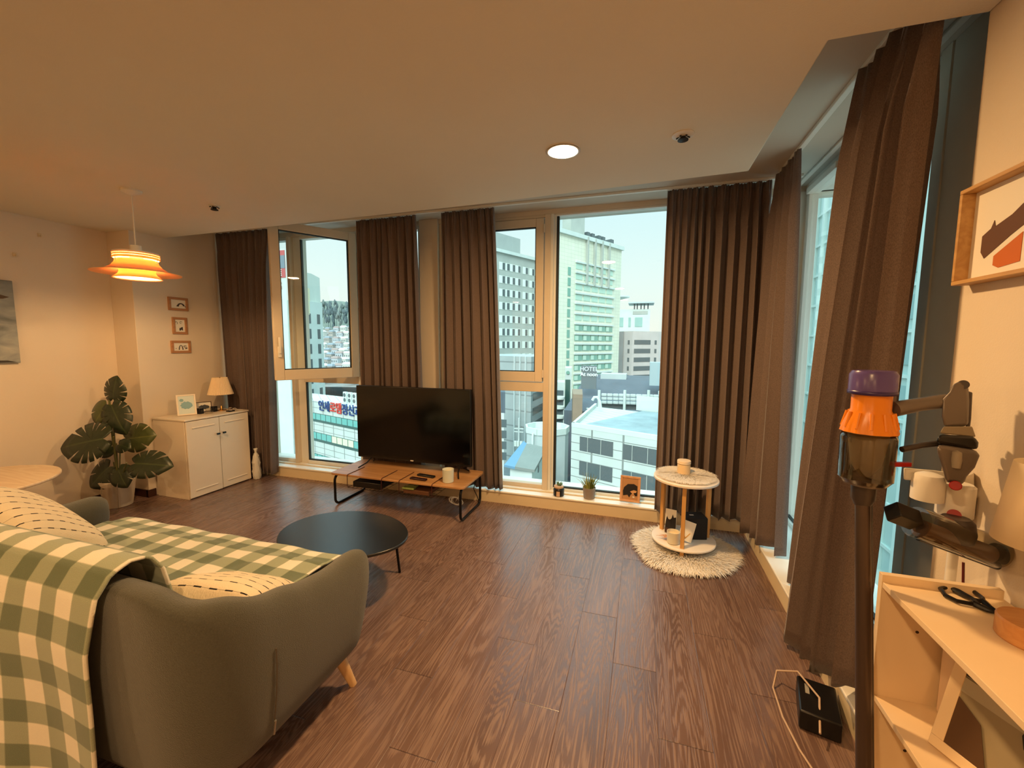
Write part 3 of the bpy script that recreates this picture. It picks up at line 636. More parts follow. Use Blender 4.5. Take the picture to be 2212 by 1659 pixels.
def secpts(s):
    zt = ztop(s); e = min(s, TOT-s); th = .085; end = max(0, 1-e/.07)
    back = min(1, max(0, (e-.35)/.5)); lean = .012*back; bf = 1-.55*back
    pts = [(-.075, .155), (-.015, .160), (.010, .185), (.040*bf, .33), (.050*bf, .45), (.046*bf, zt-.09), (.036*bf, zt-.035), (.010, zt-.006), (-.025, zt), (-.062, zt-.012), (-.088, zt-.05), (-.094, zt-.11), (-.092, .38), (-.085, .24), (-.08, .16)]
    cz = .2+(zt-.2)*.55
    return [(lerp(o+lean*(z-.2)/.5, -.02, end*.55 if end else 0), z if z < .3 else lerp(z, cz, end*end*.10)) for o, z in pts]
vs = []; m_ = 0
for i, (p, nrm) in enumerate(SP):
    S_ = secpts(LEN[i]); m_ = len(S_); e = min(LEN[i], TOT-LEN[i])
    for o, z in S_:
        yy = 0
        if e < .62 and abs(nrm.x) > .9:     # arm fronts rake forward towards the top
            yy = (z-.2)*.17*(1-e/.62)
        v = p+nrm*o; vs.append(Vector((v.x, v.y+yy, z)))
np_ = len(SP); fs = [(i*m_+k, i*m_+(k+1) % m_, (i+1)*m_+(k+1) % m_, (i+1)*m_+k) for i in range(np_-1) for k in range(m_)]
fs += [tuple(range(m_)), tuple((np_-1)*m_+k for k in range(m_-1, -1, -1))]
shell = obj('shell', MB().add(vs, fs), M_sofa, sofa, sub=1, smooth=80)
def rbox(x0, x1, y0, y1, z0, z1, r, n=4):
    return MB().bx(x0, x1, y0, y1, z0, z1)
obj('seat_base', rbox(SXL+.08, SXR-.08, SYB+.08, 1.50, .185, .31, .02), M_sofa, sofa, bevel=.02)
obj('seat_cushion', MB().grid(lambda u, v: Vector((lerp(SXL+.095, SXR-.095, u), lerp(SYB+.10, 1.56, v), .315+.10*(max(0, 1-(2*u-1)**14)*max(0, 1-(2*v-1)**10))**.5)), 50, 26), M_sofa, sofa, solid=.01, smooth=60)
for sx_ in (1, -1):
    for yy, dy in ((1.33, .055), (.98, -.045)):
        xx = (SXR-.07 if sx_ > 0 else SXL+.07)-(sx_*.22 if yy < 1 else 0)
        b = MB().tube([(xx, yy, .20), (xx+sx_*.045, yy+dy, 0)], [.027, .015], 20)
        obj('leg', b, M_lightoak, sofa)
# seam and zip on the back corner
def shell_pt(s, zz, off=.002):
    i = min(range(len(LEN)), key=lambda k: abs(LEN[k]-s)); p, nrm = SP[i]; S_ = secpts(LEN[i]); best = None
    for (o1, z1), (o2, z2) in zip(S_[1:8], S_[2:9]):
        if z1 <= zz <= z2: best = o1+(o2-o1)*(zz-z1)/(z2-z1)
    return p+nrm*((best if best is not None else 0)+off)+Vector((0, 0, zz))
b = MB().tube([shell_pt(.46, z) for z in (.21, .28, .36, .44, .50)], .0022, 6)
obj('seam', b, mat('seam_brown', (92, 82, 70), .9), sofa)  # stitched seam line in one even brown of its own
b = MB().tube([shell_pt(.47, z, .006) for z in (.20, .225, .25)], .004, 6)
obj('zip_pull', b, mat('zip_metal', (170, 165, 155), .3, metal=.8), sofa)
# ---- throw over seat and back
TH = [(1.625, .26), (1.622, .36), (1.60, .425), (1.56, .444), (1.45, .452), (1.25, .454), (1.08, .456), (.96, .475), (.905, .53), (.875, .64), (.855, .755), (.82, .812), (.77, .822), (.725, .805), (.69, .75), (.67, .60), (.675, .45), (.68, .30), (.685, .12), (.69, .03)]
tl = [0]
for a, c in zip(TH, TH[1:]): tl.append(tl[-1]+math.hypot(c[0]-a[0], c[1]-a[1]))
def throw_pt(u, v):
    s = v*tl[-1]
    for i in range(len(TH)-1):
        if s <= tl[i+1] or i == len(TH)-2:
            k = (s-tl[i])/(tl[i+1]-tl[i]); y = lerp(TH[i][0], TH[i+1][0], k); z = lerp(TH[i][1], TH[i+1][1], k); break
    xr = interp([(0, -1.33), (.62, -1.33), (.85, -1.36), (1.0, -1.375), (1.25, -1.375), (1.6, -1.40), (2.1, -1.43)], s)
    x = lerp(-2.78, xr, u)
    hang = max(0, (s-1.25)/.75)
    ph = x*15+.7*sin(x*6)
    if hang > 0: y += -.012*hang + .030*hang*sin(ph)*sin(x*3.1+1); x += .012*hang*sin(ph*1.3)
    wr = .006*sin(x*21+s*9)*sin(s*13+x*4)
    edge = 1-min(1, abs(u-1)*12)
    if s > .3 and s < 1.1: z += abs(wr)+.004
    if s < .25: y += .006*sin(x*18)
    return Vector((x, y, z+.004))
mb = MB().grid(throw_pt, 120, 110, lambda u, v: (throw_pt(u, .9).x, v*tl[-1]))
obj('throw_blanket', mb, M_plaid, solid=.008, smooth=80, label='green and cream gingham fleece throw spread over the sofa', cat='blanket')
# ---- cushions
def cushion(c, w, h, th, Rm, label, mat_, seed=0, squash=1.0):
    def pt(u, v, sgn):
        a, b_ = 2*u-1, 2*v-1
        ed = (max(0, 1-abs(a)**3)*max(0, 1-abs(b_)**3))**.55
        pin = 1-.08*(a*a*b_*b_) - .05*(1-a*a)*0
        x = a*w/2*(1-.06*(1-b_*b_)*abs(a)**6)*pin; y = b_*h/2*(1-.06*(1-a*a)*abs(b_)**6)*pin
        return Vector(c)+Rm @ Vector((x, y, sgn*th/2*ed*(1+.05*sin(7*a+seed)*sin(5*b_))))
    mb = MB(); n = 30
    mb.grid(lambda u, v: pt(u, v, 1), n, n, lambda u, v: ((v*h, u*w) if seed == 1 else (u*w, v*h))); mb.grid(lambda u, v: pt(u, v, -1), n, n, lambda u, v: (u*w, v*h+.023))
    # weld border
    return obj('cushion', mb, mat_, smooth=70, label=label, cat='cushion', group=None)
def basis(xa, za):   # local X, local Z(normal)
    z = Vector(za).normalized(); x = Vector(xa); x = (x-z*x.dot(z)).normalized(); y = z.cross(x)
    return Matrix((x, y, z)).transposed()
cushion((-2.58, 1.10, .655), .50, .50, .14, basis((.90, .20, -.38), (.28, .62, .72)), 'large cream cushion with black dashed lines at the left end of the sofa', M_dash, 1)
cushion((-1.42, 1.10, .53), .42, .36, .12, basis((.97, .20, -.03), (-.05, .40, .88)), 'cream cushion with black dashed lines tucked by the right sofa arm', M_dash, 3)

# ================================================================ TABLES
ct = thing('coffee_table', (-1.66, 2.0, 0), 'low black pebble-shaped coffee table on thin black legs', 'table')
def pebble(q):
    return Vector((-1.645+.385*cos(q)*(1+.03*cos(2*q+.4)), 1.985+.305*sin(q)*(1-.06*cos(q)), 0))
pts = [pebble(2*pi*i/96) for i in range(96)]
obj('table_top', MB().prism([(p.x, p.y) for p in pts], .318, .335), mat('black_lacquer', (24, 27, 30), .30, spec=.9), ct, bevel=.004)
for q in (.92, 2.5, 3.9, 5.0):
    p = pebble(q); a = Vector((lerp(-1.645, p.x, .88), lerp(1.985, p.y, .88), .318)); c_ = Vector((lerp(-1.645, p.x, .97), lerp(1.985, p.y, .97), 0))
    obj('leg', MB().tube([a, c_], .008, 12), M_blackm, ct)
TW0, TW1, TY0, TY1 = -2.61, -1.325, 2.985, 3.455
tv_t = thing('tv_bench', ((TW0+TW1)/2, 3.22, 0), 'low oak bench on black sled legs carrying the television', 'table')
def rrect(x0, x1, y0, y1, r, n=6):
    P = []
    for cx, cy, a in ((x1-r, y1-r, 0), (x0+r, y1-r, 90), (x0+r, y0+r, 180), (x1-r, y0+r, 270)):
        P += [(cx+r*cos(rad(a+90*i/n)), cy+r*sin(rad(a+90*i/n))) for i in range(n+1)]
    return P
obj('bench_top', MB().prism(rrect(TW0, TW1, TY0, TY1, .035), .284, .302), M_oak, tv_t, bevel=.003)
for xx, s_ in ((TW0+.035, 1), (TW1-.035, -1)):
    r = .05; P = []
    def cor(cy, cz, a0, a1): return [(xx, cy+r*cos(rad(lerp(a0, a1, i/6))), cz+r*sin(rad(lerp(a0, a1, i/6)))) for i in range(7)]
    ya, yb_, za, zb_ = TY0+.02, TY1-.02, .275, .011
    P = cor(yb_-r, za-r, 90, 0)+cor(yb_-r, zb_+r, 0, -90)+cor(ya+r, zb_+r, 270, 180)+cor(ya+r, za-r, 180, 90)
    obj('leg', MB().tube(P, .011, 12, closed=True), M_blackm, tv_t)
for k, xx in enumerate((-2.42, -2.075, -1.905, -1.60)):
    P = [(xx, 3.22, .3045), (xx, 2.99, .3045), (xx, 2.978, .300), (xx, 2.976, .20), (xx, 3.0, .196)]
    obj('basket_hook', MB().tube(P, .003, 8), mat('dark_red_wire', (62, 26, 24), .4), tv_t)
for a, c_ in ((-2.42, -2.075), (-1.905, -1.60)):
    b = MB()
    for k in range(9): xx = lerp(a, c_, k/8); b.tube([(xx, 2.98, .19), (xx, 3.25, .19)], .0018, 6)
    for yy in (2.98, 3.07, 3.16, 3.25): b.tube([(a, yy, .19), (c_, yy, .19)], .0022, 6)
    obj('wire_basket', b, M_blackm, tv_t, kind='stuff')
obj('router_box', MB().bx(-2.38, -2.10, 3.0, 3.22, .195, .245), M_black, bevel=.004, label='flat black device in the wire basket under the bench, left', cat='device')
obj('device_box', MB().bx(-1.88, -1.64, 3.0, 3.2, .195, .228), mat('bamboo_strip', (96, 62, 40), .6), bevel=.003, label='brown box in the wire basket under the bench, right', cat='box')
obj('snack_pack', MB().bx(-1.89, -1.78, 2.995, 3.05, .229, .243), mat('green_wrapper', (128, 142, 76), .5), bevel=.003, label='green packet lying on the brown box under the bench', cat='packet')
obj('snack_pack', MB().bx(-1.875, -1.79, 3.06, 3.1, .229, .245), mat('pale_green_wrapper', (150, 156, 110), .5), bevel=.003, label='pale green packet behind the other packet under the bench', cat='packet')
# television
tv = thing('television', (-1.97, 3.3, .302), 'large black flat television on the oak bench', 'television')
obj('body', MB().bx(-2.548, -1.394, 3.300, 3.345, .372, 1.052), M_black, tv, bevel=.004)
obj('screen', MB().bx(-2.542, -1.400, 3.2975, 3.3005, .392, 1.046), M_screen, tv)
obj('logo', MB().bx(-1.985, -1.955, 3.2965, 3.300, .378, .386), M_whitep, tv)
for xx in (-2.40, -1.50):
    for yy in (3.17, 3.40):
        obj('stand_foot', MB().tube([(xx, 3.32, .385), (xx+(.03 if xx > -2 else -.03)*(.4), (3.32+yy)/2, .34), (xx+(.05 if xx > -2 else -.05), yy, .3095)], .006, 8), M_black, tv)
def remote(c, yaw, w, l, label, mt, btn=True):
    t = thing('remote_control', (c[0], c[1], .302), label, 'remote control', 'remote controls on the oak bench'); R = Matrix.Rotation(yaw, 3, 'Z')
    c = Vector((c[0], c[1], .311)); obj('body', MB().box(c, (l, w, .016), R), mt, t, bevel=.006)
    for i in range(4):
        for j in range(2): obj('button', MB().cyl(c+R @ Vector((-l*.3+i*l*.18, (j-.5)*w*.4, .008)), c+R @ Vector((-l*.3+i*l*.18, (j-.5)*w*.4, .0095)), .003, n=8), mat('rubber_grey', (52, 44, 44), .7), t)
remote((-1.745, 3.15), rad(-8), .042, .17, 'black rounded remote control on the bench, nearer the television', M_black)
remote((-1.765, 3.055), rad(-4), .04, .155, 'flat dark red-brown remote control nearest the bench front edge', mat('dark_maroon_plastic', (46, 20, 20), .3))
t = thing('candle', (-1.52, 3.10, .302), 'frosted white candle glass on the oak bench', 'candle')
obj('cup', MB().lathe([(.040, 0), (.045, .004), (.048, .11), (.045, .11), (.042, .085), (.001, .085)], (-1.505, 3.085, .302), 40, close=False), mat('frosted_glass', (206, 212, 200), .35, sss=.0), t)
obj('wax', MB().lathe([(.0415, .084), (.0415, .090), (.001, .089)], (-1.505, 3.085, .302), 32, close=False), mat('candle_wax', (226, 204, 168), .5), t)
b = MB(); rr_ = random.Random(5)
for k in range(7):
    nr = Vector((rr_.uniform(-.5, .5), rr_.uniform(-1, -.3), rr_.uniform(-.2, .9))).normalized(); ax = nr.cross(Vector((.3, .2, 1))).normalized(); ay = nr.cross(ax); ra, rb2 = rr_.uniform(.035, .065), rr_.uniform(.018, .035)
    b.tube([Vector((-1.47, 3.16, .115))+ax*ra*cos(2*pi*i/28)+ay*rb2*sin(2*pi*i/28) for i in range(28)], .0018, 5, closed=True)
b.tube([(-1.47, 3.16, .12), (-1.44, 3.28, .20), (-1.42, 3.36, .28)], .002, 5)
obj('cable_coil', b, M_whitep, label='coiled white cable hanging under the right end of the bench', cat='cable')
b = MB().tube([(-1.40, 3.40, .282), (-1.385, 3.40, .22), (-1.41, 3.40, .15), (-1.38, 3.41, .08), (-1.36, 3.43, .006)], .004, 6)
obj('power_cable', b, M_black, label='black power cable behind the right end of the bench', cat='cable')
# left round table
lt = thing('round_table', (-4.06, 1.47, 0), 'round pale wood side table behind the left end of the sofa', 'table')
obj('table_top', MB().prism([(-4.06+.42*cos(2*pi*i/72), 1.44+.42*sin(2*pi*i/72)) for i in range(72)], .53, .55), M_beige, lt, bevel=.006)
for q in (.35, 2.4, 4.5): obj('leg', MB().tube([(-4.06+.26*cos(q), 1.44+.26*sin(q), .53), (-4.06+.36*cos(q), 1.44+.36*sin(q), 0)], .006, 10), mat('champagne_metal', (170, 150, 120), .3, metal=.8), lt)

# ================================================================ SIDE TABLE WITH FAUX FUR
def fur(mb, n, fn, l0, l1, rnd, droop=.6, w=.0035):
    for _ in range(n):
        p, d = fn(rnd); L = rnd.uniform(l0, l1); d = d.normalized(); sd = Vector((-d.y, d.x, 0)); sd = sd.normalized() if sd.length > .01 else Vector((1, 0, 0))
        P = []; q = p.copy(); dd = d.copy()
        for k in range(4):
            ww = w*(1-k/3.2); P += [q-sd*ww, q+sd*ww]; q = q+dd*(L/3); dd = (dd+Vector((rnd.uniform(-.2, .2), rnd.uniform(-.2, .2), -droop*.5))).normalized()
            if q.z < .002: q.z = .002+rnd.random()*.004
        mb.add(P, [(0, 1, 3, 2), (2, 3, 5, 4), (4, 5, 7, 6)])
TX, TY = .318, 3.085
rug = thing('rug', (.33, 3.06, 0), 'round shaggy white faux fur rug under the small table', 'rug')
def rr0(q): return .312*(1+.04*sin(3*q+1)+.03*sin(5*q))
obj('backing', MB().prism([(.325+rr0(2*pi*i/60)*cos(2*pi*i/60), 3.065+rr0(2*pi*i/60)*sin(2*pi*i/60)) for i in range(60)], 0, .018), M_fur, rug, bevel=.006)
rnd = random.Random(11); mb = MB()
def rugfn(r_):
    q = r_.uniform(0, 2*pi); rr = math.sqrt(r_.random())*rr0(q)*1.0
    out = rr/.312; return Vector((.325+rr*cos(q), 3.065+rr*sin(q), .016 if out < .97 else .010)), Vector((cos(q+r_.uniform(-.6, .6))*(.5+out), sin(q+r_.uniform(-.6, .6))*(.5+out), 1.2-out*.7))
fur(mb, 13000, rugfn, .045, .085, rnd, .7, .0042)
obj('pile', mb, M_fur, rug, smooth=0, kind='stuff')
stt = thing('side_table', (TX, TY, .02), 'small round two-tier side table with white discs and bamboo posts', 'table')
disc = lambda z0, z1, r: MB().prism([(TX+r*cos(2*pi*i/72), TY+r*sin(2*pi*i/72)) for i in range(72)], z0, z1)
M_disc = mat('white_melamine', (238, 228, 214), .4)
obj('table_top', disc(.512, .530, .212), M_disc, stt, bevel=.004)
obj('lower_shelf', disc(.075, .089, .212), M_disc, stt, bevel=.004)
for q in (rad(-97), rad(20), rad(143)):
    x_, y_ = TX+.172*cos(q), TY+.172*sin(q); b = MB(); b.box((x_, y_, .266), (.026, .026, .494), Matrix.Rotation(q, 3, 'Z')); obj('post', b, M_post, stt, bevel=.003)
fp = thing('fur_pad', (TX, TY, .53), 'white faux fur pad lying on the small table top', 'cushion pad')
obj('backing', disc(.531, .537, .17), M_fur, fp)
mb = MB(); rnd = random.Random(4)
def padfn(r_):
    q = r_.uniform(0, 2*pi); rr = math.sqrt(r_.random())*.175; a = r_.uniform(-.9, .9)
    return Vector((TX+rr*cos(q), TY+.01+rr*sin(q), .536)), Vector((cos(q+a)*(.4+rr*4), sin(q+a)*(.4+rr*4), .5 if q > pi else .75))
fur(mb, 6500, padfn, .025, .05, rnd, .8, .0032)
obj('pile', mb, M_fur, fp, smooth=0, kind='stuff')
t = thing('lidded_candle', (.305, 3.10, .537), 'cream lidded candle jar on the fur-topped table', 'candle')
obj('jar', MB().lathe([(.040, 0), (.043, .004), (.043, .068), (.001, .068)], (.305, 3.115, .545), 36), mat('candle_cream', (226, 196, 150), .5), t)
obj('lid', MB().lathe([(.041, .070), (.045, .072), (.045, .092), (.043, .094), (.001, .094)], (.305, 3.115, .545), 36), mat('lid_cream', (236, 214, 184), .45), t)
# things on the lower shelf
zs = .090
t = thing('storage_box', (.40, 3.09, zs), 'black fabric box at the back of the lower shelf', 'box')
R0 = Matrix.Rotation(rad(14), 3, 'Z')
obj('body', MB().box((.39, 3.13, zs+.078), (.145, .12, .155), R0), mat('black_fabric', (26, 24, 26), .8, noise=(80, .3)), t, bevel=.006)
obj('logo', MB().box(Vector((.37, 3.12, zs+.1565)), (.028, .012, .001), R0), M_whitep, t)
t = thing('photo_card', (.235, 3.12, zs), 'photo of a black dog leaning on the left bamboo post', 'photo')
R1 = basis((.8, -.60, .12), (-.5, -.72, .18)); Pc = lambda x, y, z=0: Vector((.235, 3.125, zs+.089)) + R1 @ Vector((x, y, z))
obj('card', MB().box(Pc(0, 0), (.085, .17, .003), R1), M_paper, t)
def card_poly(pts, z=.0018, th=.0006):
    n = len(pts); return MB().add([Pc(x, y, z) for x, y in pts]+[Pc(x, y, z+th) for x, y in pts], [tuple(range(n)), tuple(range(2*n-1, n-1, -1))]+[(i, (i+1) % n, n+(i+1) % n, n+i) for i in range(n)])
M_dog = mat('black_dog_print', (28, 22, 22), .6)
obj('dog_image', card_poly([(-.041, -.03), (-.036, .005), (-.030, .034), (-.018, .014), (-.006, .012), (.006, .022), (.014, .052), (.024, .030), (.041, .036), (.041, -.05), (-.041, -.05)]), M_dog, t)
obj('dark_band', card_poly([(-.042, -.083), (.042, -.083), (.042, -.05), (-.042, -.05)], .0026), mat('brown_print_dark', (70, 46, 32), .7), t)
t = thing('greeting_card', (.31, 3.0, zs), 'white card with small gold mark leaning on the black box', 'card')
R2 = basis((.93, .10, -.28), (-.1, -.95, .30)); c0 = Vector((.335, 3.018, zs+.078))
obj('card', MB().box(c0, (.088, .135, .004), R2), M_paper, t)
n_ = len([0]); 
for sgn in (-1, 1): obj('gold_mark', MB().box(c0+R2 @ Vector((sgn*.011, -.03, .0025)), (.006, .05, .001), R2 @ Matrix.Rotation(-sgn*.5, 3, 'Z')), mat('gold_foil', (214, 170, 96), .4, metal=.5), t)
t = thing('candle', (.26, 2.985, zs), 'small pale glass candle on the lower shelf beside the front post', 'candle')
obj('cup', MB().lathe([(.034, 0), (.040, .004), (.043, .082), (.040, .082), (.038, .06), (.001, .06)], (.245, 2.975, zs), 32, close=False), mat('pale_glass', (220, 212, 190), .3), t)
obj('wax', MB().lathe([(.0375, .059), (.0375, .064), (.001, .063)], (.245, 2.975, zs), 24, close=False), mat('candle_wax2', (232, 206, 160), .5), t)
b = MB()
for k, (q, L) in enumerate(((2.6, .09), (3.1, .10), (2.2, .07), (3.6, .07), (2.9, .05))):
    c_ = Vector((.235, 3.0, zs+.012)); e_ = c_+Vector((L*cos(q), L*sin(q)*.7+.02, .004)); sd = Vector((-sin(q), cos(q), .1))*.010; m2 = (c_+e_)/2+Vector((0, 0, .012))
    b.add([c_, m2+sd, e_, m2-sd], [(0, 1, 2, 3)])
obj('dried_flower', b, mat('dried_petal', (206, 150, 108), .8), solid=.001, label='dried orange flower lying at the left of the lower shelf', cat='flower', smooth=0)

# ================================================================ SILL THINGS
zs2 = .124
t = thing('succulent_pot', (-.66, 3.62, .114), 'small succulent in a black and cream pot beside the window frame', 'plant')
c = (-.665, 3.56, .114)
obj('pot', MB().lathe([(.038, 0), (.046, .006), (.048, .06), (.038, .075), (.001, .07)], c, 32), M_black, t)
obj('pot_rim', MB().lathe([(.038, .072), (.042, .076), (.042, .09), (.034, .092), (.001, .088)], c, 32), mat('cream_glaze', (214, 180, 148), .4), t)
obj('pot_patch', MB().prism([(c[0]-.012, c[1]-.0485), (c[0]+.018, c[1]-.0475), (c[0]+.018, c[1]-.040), (c[0]-.012, c[1]-.040)], .12, .165), mat('cream_glaze2', (214, 180, 148), .4), t)
M_succ = mat('succulent_green', (96, 132, 108), .5)
rnd = random.Random(2)
for k in range(16):
    q = rnd.uniform(0, 6.28); t_ = rnd.uniform(.15, 1); cc = Vector((c[0], c[1], c[2]+.088)); d = Vector((cos(q)*t_, sin(q)*t_, 1.1-t_*.5)).normalized(); L = rnd.uniform(.035, .05)
    obj('leaf', MB().tube([cc, cc+d*L*.4, cc+d*L*.8, cc+d*L], [.004, .007, .004, .001], 6), M_succ, t)
t = thing('grass_plant', (-.4, 3.6, .114), 'spiky grass plant in a plain grey pot on the sill', 'plant')
c = (-.402, 3.58, .114)
obj('pot', MB().lathe([(.042, 0), (.046, .003), (.056, .098), (.052, .098), (.050, .085), (.001, .085)], c, 36, close=False), mat('grey_pot', (146, 134, 126), .6, noise=(60, .1)), t)
rnd = random.Random(8)
for k in range(90):
    q = rnd.uniform(0, 6.28); rr = rnd.uniform(0, .04); sp = rnd.uniform(.05, .6)*(.4+rr/.04*.6); L = rnd.uniform(.07, .14)
    p0 = Vector((c[0]+rr*cos(q), c[1]+rr*sin(q), c[2]+.085)); d = Vector((cos(q)*sp, sin(q)*sp, 1)).normalized(); d2 = (d+Vector((cos(q), sin(q), -.4))*sp*.6).normalized()
    p1 = p0+d*L*.5; p2 = p1+d2*L*.5; s_ = Vector((-sin(q+1), cos(q+1), 0))*.003
    if k == 0: MG = [mat('grass_green', (128, 138, 58), .6), mat('grass_dark', (74, 92, 36), .6), mat('grass_pale', (178, 178, 92), .6)]
    obj('grass_blade', MB().add([p0-s_, p0+s_, p1+s_*.8, p1-s_*.8, p2], [(0, 1, 2, 3), (3, 2, 4)]), MG[k % 3], t, solid=.0012, smooth=0)
t = thing('framed_photo', (-.07, 3.58, .124), 'wooden photo frame with a curled up black dog on the window sill', 'picture frame')
M_fr = wood('pine_frame', (206, 152, 108), (216, 166, 124), 1, 'Z', .5, 4)
P, R, z_ = leaning_frame(t, (-.062, 3.565, .124), rad(-6), rad(8), .165, .215, .018, M_fr, mat('warm_photo', (186, 140, 96), .5))
obj('dog_image', flat_on(P, [(-.055, .05), (-.058, .09), (-.05, .12), (-.02, .15), (.03, .155), (.058, .14), (.06, .06), (.045, .055), (.03, .075), (.01, .07), (-.005, .04), (-.02, .06), (-.04, .055)], off=-.003), M_dog, t)
obj('dog_marking', flat_on(P, [(0, .09), (.03, .105), (.055, .10), (.05, .085), (.03, .08), (.028, .06), (.018, .075)], off=-.0045), mat('tan_print', (210, 160, 110), .6), t)
obj('dog_marking', flat_on(P, ell(.03, .047, .010, .006), off=-.0045), M_whitep, t)

# ================================================================ RIGHT SIDE: SHELF, LAMP, VACUUM
sh = thing('shelf_unit', (.80, .95, 0), 'white open shelf unit against the right wall, in the lower right corner', 'shelf')
X0, X1, Y0, Y1, ZT = .662, .925, .42, 1.375, .79
M_shelf = mat('white_shelf_board', (232, 206, 168), .45, noise=(14, .02))
obj('side_panel', MB().bx(X0, X1, Y1, Y1+.018, 0, ZT+.022), M_shelf, sh, bevel=.001)
obj('side_panel', MB().bx(X0, X1, Y0-.018, Y0, 0, ZT+.022), M_shelf, sh, bevel=.001)
obj('top_board', MB().bx(X0+.002, X1, Y0, Y1, ZT-.016, ZT), M_shelf, sh, bevel=.001)
obj('shelf_board', MB().bx(X0+.006, X1, Y0, Y1, .435, .451), M_shelf, sh, bevel=.001)
obj('shelf_board', MB().bx(X0+.006, X1, Y0, Y1, .06, .076), M_shelf, sh, bevel=.001)
obj('screw_hole', MB().cyl((X0+.09, Y1+.0002, .66), (X0+.09, Y1-.001, .66), .004, n=12), mat('hole_dark', (60, 40, 24), .8), sh)
obj('screw_hole', MB().cyl((X0+.09, Y1+.0002, .30), (X0+.09, Y1-.001, .30), .004, n=12), mat('hole_dark2', (60, 40, 24), .8), sh)
# appliance box in the shelf
t = thing('air_purifier', (.84, 1.29, .451), 'pale upright appliance with two dark slots inside the shelf', 'appliance')
obj('body', MB().bx(.80, .905, 1.20, 1.362, .452, .765), mat('warm_white_plastic', (222, 196, 170), .5), t, bevel=.008)
obj('slot', MB().bx(.825, .850, 1.1975, 1.2005, .66, .73), mat('slot_grey', (74, 64, 56), .6), t, bevel=.002)
obj('slot', MB().bx(.862, .888, 1.1975, 1.2005, .62, .735), mat('slot_dark', (34, 24, 22), .6), t, bevel=.002)
obj('card_strip', MB().bx(.908, .912, 1.10, 1.25, .455, .70), M_black, label='thin dark upright strip beside the pale appliance in the shelf', cat='strip')
t = thing('framed_photo', (.80, 1.02, .451), 'white framed photo of a black and white dog leaning inside the shelf', 'picture frame')
FC = (.80, 1.09, .452)
P, R, z_ = leaning_frame(t, FC, rad(-62), rad(16), .33, .26, .026, M_shelf, mat('grey_photo', (150, 138, 112), .5), stand=False)
obj('dog_image', flat_on(P, ell(.045, .105, .045, .055, 18, .08)+[], off=-.0045), M_dog, t)
obj('dog_image', flat_on(P, [(-.02, .13), (-.028, .155), (-.02, .185), (-.005, .17), (.012, .19), (.02, .165), (.03, .14), (.0, .12)], off=-.0045), M_dog, t)
obj('dog_marking', flat_on(P, [(-.016, .168), (.006, .158), (.012, .14), (.0, .15), (-.016, .158)], off=-.0058), M_whitep, t)
obj('dark_area', flat_on(P, [(-.139, .03), (-.06, .03), (-.09, .12), (-.139, .15)], off=-.0045), mat('umber_print', (84, 58, 34), .7), t)
obj('photo_band', flat_on(P, [(-.139, .165), (.139, .155), (.139, .19), (-.139, .20)], off=-.0045), mat('pale_band', (176, 168, 146), .7), t)
obj('photo_band', flat_on(P, [(-.139, .205), (.139, .20), (.139, .234), (-.139, .234)], off=-.0045), mat('dark_band2', (44, 38, 34), .7), t)
# scissors
t = thing('scissors', (.78, 1.22, ZT), 'black handled scissors lying on the shelf top', 'scissors')
def loop(c, rx, ry, a, n=22):
    return [(c[0]+rx*cos(2*pi*i/n)*cos(a)-ry*sin(2*pi*i/n)*sin(a), c[1]+rx*cos(2*pi*i/n)*sin(a)+ry*sin(2*pi*i/n)*cos(a), c[2]) for i in range(n)]
sc_ = lambda px, py, z=.008: tuple(atZ(px, py, ZT+z))
def sloop(pts): return [sc_(x, y) for x, y in pts]
obj('handle', MB().tube(sloop([(2032, 1272), (2046, 1268), (2070, 1276), (2098, 1292), (2112, 1304), (2096, 1304), (2066, 1298), (2042, 1286)]), .0055, 8, closed=True), M_black, t)
obj('handle', MB().tube(sloop([(2056, 1268), (2078, 1266), (2104, 1278), (2122, 1292), (2124, 1300), (2106, 1296), (2082, 1286), (2062, 1276)]), .0055, 8, closed=True), M_black, t)
obj('handle_neck', MB().tube([sc_(2104, 1304), sc_(2134, 1318), sc_(2148, 1322)], [.008, .006, .004], 8), M_black, t)
obj('handle_neck', MB().tube([sc_(2122, 1298), sc_(2140, 1312), sc_(2156, 1322)], [.007, .005, .003], 8), M_black, t)
A_, B_, C_ = Vector(sc_(2140, 1316, .006)), Vector(sc_(2146, 1324, .006)), Vector(sc_(2186, 1340, .006)); up_ = Vector((0, 0, .002))
obj('blade', MB().add([A_, B_, C_, A_+up_, B_+up_, C_+up_], [(0, 1, 2), (5, 4, 3), (0, 1, 4, 3), (1, 2, 5, 4), (2, 0, 3, 5)]), mat('steel', (180, 170, 160), .25, metal=1), t)
# wooden base lamp
t = thing('table_lamp', (.857, 1.185, ZT), 'large cream drum lamp on a round wooden base, cut by the right edge', 'lamp')
LX, LY = .857, 1.185
obj('base', MB().lathe([(.058, 0), (.061, .004), (.061, .044), (.058, .048), (.001, .048)], (LX, LY, ZT), 60), wood('ash_base', (190, 132, 78), (204, 148, 92), 1, 'X', .45, 6), t)
obj('stem', MB().cyl((LX, LY, ZT+.036), (LX, LY, ZT+.30), .008), M_brass, t)
mm, nn_, bb_, oo_ = new_mat('linen_lamp_shade'); bb_.inputs['Base Color'].default_value = C(250, 238, 212); bb_.inputs['Roughness'].default_value = .9
tl_ = nn_.nodes.new('ShaderNodeBsdfTranslucent'); tl_.inputs[0].default_value = C(250, 238, 210); mx_ = nn_.nodes.new('ShaderNodeMixShader'); mx_.inputs[0].default_value = .5
nn_.links.new(bb_.outputs[0], mx_.inputs[1]); nn_.links.new(tl_.outputs[0], mx_.inputs[2]); nn_.links.new(mx_.outputs[0], oo_.inputs[0])
